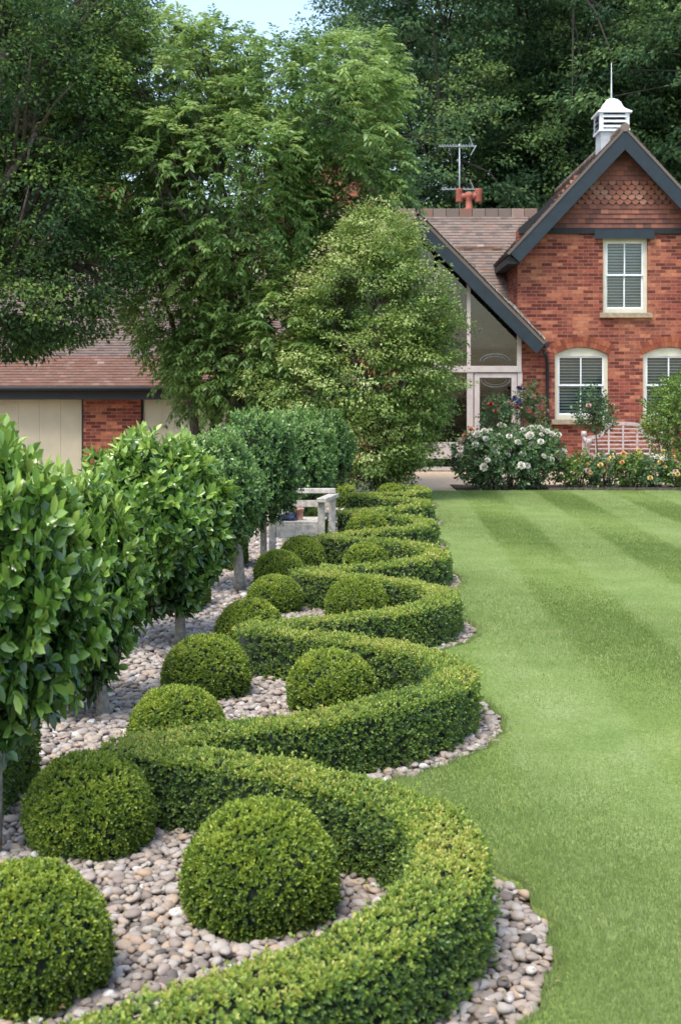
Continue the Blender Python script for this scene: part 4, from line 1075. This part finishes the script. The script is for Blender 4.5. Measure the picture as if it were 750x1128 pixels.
# lichen-crusted verge tiles
mb = MB(); d = Vector((EX - AX, 0, EZ - AZ)); n = int(d.length / .11); du = d.normalized()
for i in range(n):
    p = Vector((AX, py0 - .03, AZ)) + du * (i * .11 + .02) + nR * .035
    f = i / n; hh = .018 + .022 * f * random.random() + (.03 * random.random() if f > .7 else 0)
    c = [p, p + du * .13 - nR * .012, p + du * .13 + nR * hh - nR * .012, p + nR * hh]
    mb.add([x for x in c] + [x + Vector((0, .25, 0)) for x in c], [(0, 1, 2, 3), (7, 6, 5, 4), (0, 4, 5, 1), (1, 5, 6, 2), (2, 6, 7, 3), (3, 7, 4, 0)], random.uniform(0, 1))
mb.build('verge_tiles', M['lead'], pr)
def pmit(ex, ez):
    d = Vector((ex - AX, ez - AZ)).normalized(); n = Vector((d.y, -d.x)); n = -n if n.y > 0 else n
    w = .27; k = w / abs(d.x)
    m = MB(); m.prism([(AX, AZ - .06), (ex, ez - .06), (ex + n.x * w * .9, ez - .06 + n.y * w), (AX, AZ - .06 - k)], py0 + .01, py0 + .05)
    m.build('bargeboard', M['blue'], house, bevel=.006)
pmit(EX - .03, EZ - .03 + .03); pmit(LXe + .03, LZe)
# glazing frame
gyf = HY - .06
porch = MB()
def pv(px0, px1, py_a, py_b, y=gyf, dd=.09):
    porch.box(PX(px0, HY), PX(px1, HY), y, y + dd, PZ(py_b, HY), PZ(py_a, HY))
pv(514, 518, 300, 403); pv(569, 574, 357, 402.9); pv(440, 574, 403, 410, gyf - .02, .13)
pv(514, 521, 410.1, 514); pv(569.5, 575, 410.1, 514); pv(440, 514, 487, 505); pv(440, 575, 514.1, 518, gyf - .1, .3); pv(478, 482, 300, 403); pv(440, 446, 410.1, 487)
pf = porch.build('porch_frame', M['porchp'], house, bevel=.005)
dr = MB(); y = gyf + .01
def dv(px0, px1, py_a, py_b): dr.box(PX(px0, HY), PX(px1, HY), y, y + .05, PZ(py_b, HY), PZ(py_a, HY))
dv(522, 528, 411, 513); dv(563, 569, 411, 513); dv(528, 563, 411, 416); dv(528, 563, 500, 513)
door = dr.build('door', M['porchp'], house, bevel=.004)
g = MB(); g.add([(PX(528, HY), y + .025, PZ(500, HY)), (PX(563, HY), y + .025, PZ(500, HY)), (PX(563, HY), y + .025, PZ(416, HY)), (PX(528, HY), y + .025, PZ(416, HY))], [(0, 1, 2, 3)])
g.build('pane', M['glass'], door)
g = MB(); a = [PX(q, HY) for q in (566, 566)]
g.tube([(PX(525, HY), y - .05, 1.0), (PX(529, HY), y - .05, 1.0)], .012, 8); g.tube([(PX(525, HY), y, 1.0), (PX(525, HY), y - .05, 1.0)], .010, 8)
g.build('handle', M['alu'], door)
# etched arcs on door and fanlight
g = MB()
def arc(cx, cz, rx, rz, a0, a1, w, yy):
    n = 18
    for i in range(n):
        t0_, t1_ = R(a0 + (a1 - a0) * i / n), R(a0 + (a1 - a0) * (i + 1) / n)
        p = [(cx + rx * math.cos(t0_), yy, cz + rz * math.sin(t0_)), (cx + rx * math.cos(t1_), yy, cz + rz * math.sin(t1_)),
             (cx + (rx - w) * math.cos(t1_), yy, cz + (rz - w) * math.sin(t1_)), (cx + (rx - w) * math.cos(t0_), yy, cz + (rz - w) * math.sin(t0_))]
        g.add(p, [(0, 1, 2, 3)])
arc(PX(545, HY), PZ(398, HY), .34, .18, 0, 180, .02, gyf + .03); arc(PX(545, HY), PZ(398, HY), .26, .12, 0, 180, .012, gyf + .03)
g.build('etched_pattern', M['etch'], pf); g = MB()
arc(PX(545.5, HY), PZ(418, HY), .32, .17, 180, 360, .014, y + .02)
arc(PX(545.5, HY), PZ(418, HY), .25, .12, 180, 360, .01, y + .02)
g.build('etched_pattern', M['etch'], door)
# panes of the screen
def zin(x): return AZ - .35 - abs(x - AX) * (AZ - EZ) / (EX - AX)
for (a, b) in ((PX(482, HY), PX(514, HY)), (PX(518, HY), PX(569, HY)), (PX(440, HY), PX(478, HY))):
    g = MB(); zb = PZ(403, HY); pts = [(a, zb), (b, zb), (b, max(zb + .02, zin(b) + .15)), (a, zin(a) + .15)]
    if a < AX < b: pts.insert(3, (AX, zin(AX) + .15))
    g.add([(x_, gyf + .045, z_) for x_, z_ in pts], [tuple(range(len(pts)))]); g.build('pane', M['glass'], pf)
g = MB(); g.add([(PX(446, HY), gyf + .045, PZ(487, HY)), (PX(514, HY), gyf + .045, PZ(487, HY)), (PX(514, HY), gyf + .045, PZ(410, HY)), (PX(446, HY), gyf + .045, PZ(410, HY))], [(0, 1, 2, 3)])
g.build('pane', M['glass'], pf)
# inside of the porch: brown brick back wall, floor, blind bright patch of a far window
m = MB(); m.box(-1.0, 3.88, 30.4, 30.6, -.05, 5.2); m.build('porch_inner_wall', M['brick_in'], house)
m = MB(); m.box(-1.0, 3.88, HY + .1, 30.4, -.05, .02); m.build('porch_floor', M['stone'], house)
m = MB(); m.box(LXe + .3, 1.35, HY - .02, HY + .2, -.1, 2.9); m.build('porch_side_wall', M['brick'], house)
# black downpipe
m = MB(); dx = PX(602, HY)
m.tube([(4.42, HY - .30, 2.62), (4.50, HY - .2, 2.50), (dx, HY - .08, 2.30), (dx, HY - .08, 1.2), (dx, HY - .08, -.02)], .038, 10)
m.build('downpipe', M['blackp'], house)
m = MB(); m.tube([(EX + .03, py0, EZ - .05), (EX + .03, py0 + 1.0 - .65, EZ - .05)], .055, 10); m.build('gutter', M['blackp'], house)

# television aerial
ant = empty('television_aerial', (2.93, rY, rZ), 'thin grey television aerial with two yagi arms beside the red chimney pot', 'aerial')
m = MB(); m.tube([(2.93, rY, rZ), (2.93, rY, 7.86)], .018, 6); m.build('mast', M['alu'], ant)
def yagi(z, xa, xb, nel, tilt):
    m = MB(); m.bar((xa, rY - .02, z), (xb, rY - .02, z), .022, .022)
    for i in range(nel):
        x_ = xa + (xb - xa - .12) * i / (nel - 1); m.bar((x_, rY - .17, z), (x_, rY + .17, z), .012, .012)
        m.bar((x_, rY - .02, z), (x_ + tilt * .03, rY - .02, z + .05), .010, .010)
    m.bar((xb - .12, rY - .02, z - .22), (xb + .02, rY - .02, z + .02), .02, .02); m.bar((xb - .06, rY - .02, z + .02), (xb - .16, rY - .02, z + .24), .02, .012)
    m.build('aerial_arm', M['alu'], ant)
yagi(7.80, 2.42, 3.32, 13, 1); yagi(6.74, 2.48, 3.34, 8, 1)

# brick gable behind the trees, left of the porch
bg = empty('rear_brick_gable', (-.2, 33, 0), 'brick gable end mostly hidden behind the pale bushy tree', 'house')
m = MB(); m.prism([(-3.2, -.1), (2.9, -.1), (2.9, 5.3), (-.15, 7.85), (-3.2, 5.3)], 33, 33.3); m.box(-3.2, 2.9, 33.31, 38, -.1, 5.2); m.build('wall', M['brick'], bg)
mb = MB()
for sx in (1, -1):
    e_ = (-.15 + sx * 3.35, 5.08); a_ = (-.15, 7.98); n_ = Vector((sx * (a_[1] - e_[1]), 0, 3.35)).normalized()
    if sx > 0: tile_plane(mb, (e_[0], 32.8, e_[1]), (0, 5.4, 0), (a_[0] - e_[0], 0, a_[1] - e_[1]), n_, t0=.5)
    else: tile_plane(mb, (e_[0], 38.2, e_[1]), (0, -5.4, 0), (a_[0] - e_[0], 0, a_[1] - e_[1]), n_, t0=.5)
    slab(mb, (e_[0], 32.8 if sx > 0 else 38.2, e_[1]), (0, 5.4 * sx, 0), (a_[0] - e_[0], 0, a_[1] - e_[1]), n_, .1)
mb.build('roof', M['tile'], bg)

# ------------------------------------------------------------------ garage barn
GY = 28.0
gar = empty('garage_barn', (-5.5, GY, -.5), 'long low garage with brown tiled roof and cream doors behind the trees', 'garage')
dz0, dz1 = -.5, PZ(434, GY)
doors = [(-11.6, PX(-45, GY)), (PX(-30, GY), PX(92, GY)), (PX(155, GY), PX(262, GY)), (PX(300, GY), PX(380, GY))]
m = MB(); wall_xz(m, [-12.2, .4], [-.6, 1.78], GY, GY + .25, [(a, b, -.6, dz1) for a, b in doors])
m.box(-12.2, -11.95, GY + .25, 37, -.6, 1.7); m.box(.15, .4, GY + .25, 33.0, -.6, 1.7); m.box(-11.95, .15, 36.75, 37, -.6, 1.7)
m.build('wall', M['brick'], gar)
for a, b in doors:
    d = MB(); nb = max(4, int((b - a) / .42))
    for i in range(nb):
        d.box(a + .05 + (b - a - .1) * i / nb, a + .05 + (b - a - .1) * (i + 1) / nb - .004, GY + .08, GY + .12, dz0, dz1 - .06)
    dd = d.build('garage_door', M['door'], gar)
    f = MB(); f.box(a, a + .05, GY + .04, GY + .16, dz0, dz1); f.box(b - .05, b, GY + .04, GY + .16, dz0, dz1); f.box(a + .05, b - .05, GY + .04, GY + .16, dz1 - .06, dz1); f.build('door_frame', M['blackp'], dd)
m = MB(); m.box(-12.5, .7, GY - .34, GY - .30, 1.56, 1.80); m.build('fascia', M['blackp'], gar)
m = MB(); m.box(-12.5, .7, GY - .30, GY - .002, 1.60, 1.64); m.build('soffit', M['blackp'], gar)
m = MB(); m.tube([(-12.5, GY - .40, 1.80), (.7, GY - .40, 1.80)], .055, 8); m.build('gutter', M['blackp'], gar)
gz0, gz1, gy0, gy1 = 1.80, 5.7, GY - .42, 32.6
mb = MB(); tile_plane(mb, (-12.6, gy0, gz0), (13.3, 0, 0), (0, gy1 - gy0, gz1 - gz0), (0, -(gz1 - gz0), gy1 - gy0), t0=.40, tv=.10, red_below=1.15)
slab(mb, (-12.6, gy0, gz0), (13.3, 0, 0), (0, gy1 - gy0, gz1 - gz0), (0, -(gz1 - gz0), gy1 - gy0), .05)
slab(mb, (.7, 2 * gy1 - gy0, gz0), (-13.3, 0, 0), (0, gy0 - gy1, gz1 - gz0), (0, (gz1 - gz0), gy1 - gy0), .05)
for x_ in (-12.2, .1):
    mb.add([(x_, GY, 1.78), (x_, gy1 * 2 - GY, 1.78), (x_, gy1, gz1 - .06)], [(0, 1, 2)], .5)
gr = mb.build('roof', M['tile_barn'], gar)
m = MB()
for k in range(42): m.tube([(-12.6 + k * .315, gy1, gz1), (-12.6 + k * .315 + .31, gy1, gz1)], .11, 8, random.uniform(.3, .9))
m.build('ridge_tiles', M['tile_barn'], gr)
m = MB(); m.box(-6.3, -5.5, 32.9, 33.7, 4.8, 7.1); m.box(-6.36, -5.44, 32.84, 33.76, 6.8, 6.95); m.build('chimney', M['brick'], gar)

# ------------------------------------------------------------------ oak seat
bx = empty('oak_seat', (PX(330, 12), 12.05, -.03), 'weathered grey oak garden seat behind the box balls', 'bench')
def seat():
    Zf, Zr = 12.65, 13.20
    xl, xr = PX(300, Zf), PX(354, Zf)
    lean = .105
    zs = PZ(577, Zf); zt = PZ(553, Zf); g = -.03
    def leg(x, Y, z1, w=.07):
        m = MB(); m.box(x - w / 2, x + w / 2, Y - w / 2, Y + w / 2, g, z1); m.build('leg', M['bench'], bx, bevel=.006)
    leg(xl, Zf, zt - .0); leg(xr, Zf, zt - .0); leg(xl + lean, Zr, zt + .01); leg(xr + lean, Zr, zt + .01)
    m = MB(); m.box(xl + .036, xr - .036, Zf - .028, Zf + .02, zs - .135, zs - .002); m.build('apron', M['bench'], bx, bevel=.004)
    m = MB(); n = 6
    for i in range(n):
        ya = Zf - .02 + (Zr - Zf) * i / n; f = i / n * lean
        m.box(xl + .038 + f * 0, xr - .04 + f, ya + .0, ya + (Zr - Zf) / n - .012, zs, zs + .022)
    m.build('seat', M['bench'], bx, bevel=.003)
    for x, nm in ((xl, 'armrest'), (xr, 'armrest')):
        m = MB(); a = Vector((x, Zf - .09, zt + .022)); b = Vector((x + lean + .02, Zr + .05, zt + .022)); m.bar(a, b, .10, .042); m.build(nm, M['bench'], bx, bevel=.006)
    m = MB(); m.bar((xl + lean - .02, Zr, zt + .072), (xr + lean + .035, Zr, zt + .072), .08, .05)
    m.build('top_rail', M['bench'], bx, bevel=.006)
    m = MB(); m.bar((xl + lean, Zr - .0, zt - .06), (xr + lean - .035, Zr, zt - .06), .03, .07); m.build('back_rail', M['bench'], bx, bevel=.004)
    m = MB(); m.bar((xr + .008, Zf + .035, g + .12), (xr + lean - .008, Zr - .035, g + .12), .035, .05); m.build('stretcher', M['bench'], bx, bevel=.003)
    m = MB(); m.box(xl - .08, xr + .22, Zf - .14, Zr + .12, -.045, .035); o = m.build('paving_slab', M['slab'], None, (xl, Zf, -.03)); 
    tag(o, 'pale stone slab under the oak seat', 'paving slab')
    for ch in bx.children: ch.location.z += .065 if ch.name.startswith('leg') and False else 0
    return xl, xr, Zf, Zr, zs
xl, xr, Zf, Zr, zs = seat()
def cloth():
    V, Fc = ico(4); k = V.copy()
    nz = noise3(V, 1.7, 2.) * .5 + noise3(V, 4.5, 3.) * .28
    V = V * (1 + nz)[:, None] * np.array([.095, .07, .05]); V[:, 2] = np.maximum(V[:, 2], -.022) + .022
    me = npmesh('folded_cloth', V, [(Fc, 0, None)], [M['navy']], True)
    o = link('folded_cloth', me, None, (PX(318, Zf), Zf + .14, zs + .023)); tag(o, 'dark blue crumpled cloth lying on the oak seat', 'cloth')
    m = MB(); c = (PX(329, Zf), Zf + .16)
    m.lathe(c[0], c[1], [(.032, zs + .023), (.036, zs + .03), (.045, zs + .12), (.051, zs + .122), (.051, zs + .145), (.044, zs + .145), (.040, zs + .11)], 16)
    o = m.build('clay_pot', M['pinkpot'], None, (c[0], c[1], zs + .023)); tag(o, 'small pinkish clay pot standing on the oak seat', 'pot')
cloth()

# ------------------------------------------------------------------ curved-back bench by the house
lb = empty('curved_back_bench', (6.0, 26.9, 0), 'pinkish grey wooden bench with scrolled curved back under the window', 'bench')
def lutyens():
    Y = 27.1; cx = 6.02; hw = .80
    def crest(u):   # u -1..1 height of top rail
        a = abs(u)
        if a < .42: return 1.00 + .05 * math.sqrt(max(0, 1 - (a / .42) ** 2))
        if a < .62: return 1.0 - .22 * (0.5 - .5 * math.cos(math.pi * (a - .42) / .20))
        return .78 - .05 * (a - .62) / .38
    pts = [(cx + hw * u, Y, crest(u)) for u in np.linspace(-1, 1, 41)]
    m = MB()
    for p, q in zip(pts[:-1], pts[1:]): m.bar(Vector(p) - (Vector(q) - Vector(p)) * .06, q, .05, .075, up=(0, 0, 1))
    m.build('crest_rail', M['lbench'], lb)
    m = MB()
    for z in np.arange(.50, 1.0, .085):
        w = max([abs(u) for u in np.linspace(0, 1, 60) if crest(u) > z + .03] or [0]) * hw
        if w > .05: m.box(cx - w, cx + w, Y - .008, Y + .008, z, z + .028)
    m.build('back_slats', M['lbench'], lb)
    m = MB()
    for u in (-.72, -.38, 0, .38, .72): m.box(cx + hw * u - .018, cx + hw * u + .018, Y - .02, Y - .009, .42, crest(u) - .02)
    m.build('back_stiles', M['lbench'], lb)
    m = MB()
    for i in range(5): m.box(cx - hw, cx + hw, Y - .48 + i * .095, Y - .48 + i * .095 + .08, .40, .425)
    m.build('seat', M['lbench'], lb, bevel=.003)
    m = MB(); m.box(cx - hw + .03, cx + hw - .03, Y - .475, Y - .45, .31, .399); m.build('apron', M['lbench'], lb)
    for sx in (-1, 1):
        x = cx + sx * (hw + .035)
        for yy, z1 in ((Y - .45, .63), (Y, .80)):
            m = MB(); m.box(x - .032, x + .032, yy - .032, yy + .032, -.016, z1); m.build('leg', M['lbench'], lb, bevel=.004)
        m = MB(); m.tube([(x, Y - .02, .74), (x, Y - .25, .70), (x, Y - .47, .66), (x, Y - .55, .68)], [.04, .038, .04, .05], 10)
        m.tube([(x - .05, Y - .55, .68), (x + .05, Y - .55, .68)], .065, 14); m.tube([(x - .05, Y + .0, .83), (x + .05, Y + .0, .83)], .06, 14)
        m.build('armrest', M['lbench'], lb)
lutyens()

# ------------------------------------------------------------------ roses and shrubs near the house
def bloom_mesh(name, mat):
    V, Fs = [], []
    P, A, Nn = [], [], []
    for ring, (n, tilt, rr) in enumerate(((6, .45, .2), (6, .95, .3), (7, 1.4, .25), (4, .1, .1))):
        for i in range(n):
            a = i * 6.283 / n + ring * .5
            rad = np.array([math.cos(a), math.sin(a), 0]); up = np.array([0, 0, 1.0])
            P.append(rad * rr * .3); A.append(up * math.cos(tilt) + rad * math.sin(tilt)); Nn.append(up * math.sin(tilt) - rad * math.cos(tilt))
    v, f, m = leaf_geo(np.array(P), np.array(A), np.array(Nn), .95, .95, .18, True, .1)
    return npmesh(name, v, [(f, 0, None)], [mat])
BL = {k: bloom_mesh('bloom_' + k, M[k]) for k in ('petw', 'pety', 'peto', 'petp', 'petl', 'petr', 'petv')}
def bush(name, label, cat, base, lobes, ntips, leaf, mat, blooms=(), group=None, stem=None, size=.045, tb=.45):
    """lobes in world coords; blooms: list of (kind, count[, x range])"""
    e = empty(name, base, label, cat, group)
    org = np.array(base)
    lob = np.array(lobes, float); li = rng.choice(len(lob), ntips * 2, p=(lob[:, 3] * lob[:, 4] * lob[:, 5]) ** .667 / ((lob[:, 3] * lob[:, 4] * lob[:, 5]) ** .667).sum())
    d = rsph(ntips * 2); r = 1 - np.abs(rng.normal(0, .22, len(d))); r *= 1 + .22 * noise3(d + lob[li][:, :3], 2.2, 1.)
    P = lob[li, :3] + d * lob[li, 3:] * r[:, None]; ok = P[:, 2] > .03; P, d = P[ok][:ntips], d[ok][:ntips]; n = len(P)
    D = nrm(d + rng.normal(0, .5, (n, 3)) + np.array([0, 0, .4]))
    p, a, nn, si, tt = shoots(P, D, leaf['n'], leaf['L'], (.4, 1.5), 1.6)
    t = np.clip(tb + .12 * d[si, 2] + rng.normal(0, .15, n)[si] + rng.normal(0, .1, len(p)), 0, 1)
    v, f, m = leaf_geo(p, a, nn, leaf['L'] * rng.uniform(.7, 1.2, len(p)), leaf['W'], .15, False, .1)
    link('foliage', npmesh(name + '_foliage', v - org, [(f, 0, np.repeat(t, m))], [mat]), e)
    mb = MB(); c0 = Vector(base)
    if stem: mb.tube([c0 + Vector((0, 0, -.03)), c0 + Vector((.02, 0, stem * .5)), Vector((lob[0][0], lob[0][1], lob[0][2]))], [.02, .016, .012], 8)
    for q in P[rng.choice(n, min(n, 26), replace=False)]:
        q = Vector(q); st = Vector((lob[0][0], lob[0][1], lob[0][2])) if stem else Vector((c0.x + (q.x - c0.x) * .5, q.y, 0))
        mb.tube([st, st.lerp(q, .5) + Vector((0, 0, .03)), q], [.010, .007, .004], 5)
    mb.build('stems', M['bark'], e)
    for bk in blooms:
        kind, cnt = bk[0], bk[1]
        cand = np.where((d[:, 1] < .35) & (d[:, 2] > -.35))[0] if len(bk) < 3 else np.where((d[:, 1] < .35) & (P[:, 0] > bk[2]) & (P[:, 0] < bk[3]))[0]
        if len(cand) == 0: continue
        w = np.exp(1.6 * (P[cand, 2] - P[cand, 2].max()) / max(.2, np.ptp(P[cand, 2])))
        for i in rng.choice(cand, min(cnt, len(cand)), replace=False, p=w / w.sum()):
            q = P[i] + D[i] * leaf['L'] * 1.4
            o = link('flower', BL[kind], e, tuple(q - org)); s_ = size * random.uniform(.75, 1.25); o.scale = (s_, s_, s_)
            dirv = Vector((d[i][0], d[i][1] - .5, d[i][2] + .7)); o.rotation_euler = dirv.to_track_quat('Z', 'Y').to_euler()
    return e
def LB(px, py, Y, rx, rz, ry): s = F / Y; return (PX(px, Y), Y, PZ(py, Y), rx / s, ry, rz / s)
lf = dict(n=6, L=.068, W=.042)
bush('white_rose_bush', 'large rose bush covered with white roses at the lawn corner', 'rose bush', (PX(558, 22.4), 22.4, -.012),
     [LB(555, 512, 22.4, 50, 28, .5), LB(530, 505, 22.4, 30, 30, .4), LB(590, 505, 22.5, 30, 30, .4), LB(560, 490, 22.5, 35, 16, .4), LB(596, 486, 22.6, 20, 16, .3)], 1700, lf, M['rose'],
     [('petw', 80), ('peto', 5, PX(500, 22.4), PX(530, 22.4))], size=.066)
G2 = 'low roses along the far lawn edge'
for i, (px, w, h, lab, bl) in enumerate((
    (634, 17, 20, 'low rose bush with pale pink and cream flowers left of the curved bench', [('petl', 4), ('pety', 3)]),
    (665, 18, 19, 'low rose bush with yellow flowers in front of the curved bench', [('pety', 8)]),
    (693, 17, 20, 'low rose bush with apricot flowers right of the curved bench', [('peto', 2), ('pety', 6)]),
    (720, 17, 20, 'low rose bush with yellow flowers below the round shrub', [('pety', 8), ('petw', 2)]),
    (748, 18, 20, 'low yellow rose bush cut off by the right edge', [('pety', 6), ('petl', 2)]))):
    bush('low_rose_bush', lab, 'rose bush', (PX(px, 22.6), 22.6, -.012), [LB(px, 520, 22.6, w, h * .85, .3), LB(px + 6, 511, 22.7, w * .6, h * .5, .2), LB(px - 9, 522, 22.5, w * .6, h * .6, .2)], 190, lf, M['rose'] if i % 2 else M['shrub'], bl, G2, size=.05, tb=.4)
bush('standard_rose', 'small standard rose with red flowers in front of the glazed door', 'rose', (PX(551, 25), 25, -.016), [LB(551, 462, 25, 20, 20, .3), LB(548, 450, 25, 13, 12, .25)], 190, lf, M['rose'], [('petr', 7), ('petp', 3)], stem=.9, size=.05, tb=.35)
bush('standard_rose', 'standard rose with pale pink flowers in front of the left ground floor window', 'rose', (PX(657, 25.2), 25.2, -.016), [LB(655, 458, 25.2, 22, 18, .3), LB(651, 440, 25.2, 12, 14, .22), LB(662, 466, 25.2, 12, 10, .25)], 240, lf, M['rose'], [('petl', 7)], stem=.9, size=.05, tb=.3)
bush('climbing_rose', 'climbing rose with pink flowers on the brick pier beside the downpipe', 'rose', (PX(588, 27.5), 27.5, -.016), [LB(588, 450, 27.5, 15, 18, .15), LB(590, 480, 27.5, 14, 30, .2), LB(586, 436, 27.5, 8, 14, .12)], 230, lf, M['rose'], [('petp', 5), ('petl', 3)], stem=1.2, size=.05, tb=.35)
bush('clematis', 'small dark violet clematis beside the porch door frame', 'climber', (PX(574, 27.3), 27.3, -.016), [LB(573, 444, 27.3, 7, 14, .1), LB(574, 480, 27.3, 5, 36, .08)], 70, lf, M['rose'], [('petv', 12)], stem=1.2, size=.05, tb=.2)
bush('round_shrub', 'rounded bright green shrub cut off by the right edge of the photo', 'shrub', (PX(752, 24.2), 24.2, -.016), [LB(752, 455, 24.2, 40, 42, .7), LB(742, 470, 24, 32, 32, .5), LB(765, 440, 24.3, 40, 32, .6)], 1500, dict(n=6, L=.065, W=.036), M['shrub'], tb=.5)
m = MB(); m.box(PX(604, 21.95), 14, 21.935, 21.975, -.05, .045); o = m.build('edging_board', M['bark'], None, (PX(604, 21.95), 21.95, -.012)); tag(o, 'dark timber edging between the lawn and the low roses', 'edging')

# ------------------------------------------------------------------ light, sky, camera
w = bpy.data.worlds.new('World'); S.world = w; w.use_nodes = True
nt = w.node_tree; nt.nodes.clear()
sky = nt.nodes.new('ShaderNodeTexSky'); sky.sky_type = 'NISHITA'; sky.sun_disc = False
SUN_EL, SUN_AZ = R(62), R(214)       # azimuth from +Y clockwise: behind the camera, to the left
sky.sun_elevation = SUN_EL; sky.sun_rotation = SUN_AZ; sky.air_density = 1.3; sky.dust_density = 2.2; sky.ozone_density = 1.0
bg_ = nt.nodes.new('ShaderNodeBackground'); bg_.inputs['Strength'].default_value = .15
wo = nt.nodes.new('ShaderNodeOutputWorld'); hs_ = nt.nodes.new('ShaderNodeHueSaturation'); hs_.inputs['Saturation'].default_value = .95; hs_.inputs['Value'].default_value = 1.0; nt.links.new(sky.outputs[0], hs_.inputs['Color']); nt.links.new(hs_.outputs[0], bg_.inputs[0]); nt.links.new(bg_.outputs[0], wo.inputs[0])
sd = bpy.data.lights.new('sun', 'SUN'); sd.energy = 1.5; sd.angle = R(22); sd.color = (1.0, .95, .86)
so = bpy.data.objects.new('sun', sd); COL.objects.link(so)
to = Vector((math.sin(SUN_AZ) * math.cos(SUN_EL), math.cos(SUN_AZ) * math.cos(SUN_EL), math.sin(SUN_EL)))
so.rotation_euler = to.to_track_quat('Z', 'Y').to_euler(); so.location = (0, 0, 30)
cd = bpy.data.cameras.new('camera'); cam = bpy.data.objects.new('camera', cd); COL.objects.link(cam); S.camera = cam
cd.sensor_fit = 'HORIZONTAL'; cd.sensor_width = 36; cd.lens = 36 * F / 750; cd.shift_y = -126 / 750
cd.clip_start = .1; cd.clip_end = 3000
cam.location = (0, 0, CAMH); cam.rotation_euler = (R(90), 0, 0)
cd.dof.use_dof = True; cd.dof.focus_distance = 8.0; cd.dof.aperture_fstop = 9
S.view_settings.view_transform = 'Standard'; S.view_settings.look = 'None'; S.view_settings.gamma = 1; S.view_settings.exposure = 1.25
S.render.engine = 'CYCLES'; S.cycles.max_bounces = 6; S.cycles.diffuse_bounces = 3; S.cycles.glossy_bounces = 2; S.cycles.transmission_bounces = 3; S.cycles.transparent_max_bounces = 8
S.cycles.use_denoising = True
S.cycles.use_adaptive_sampling = True
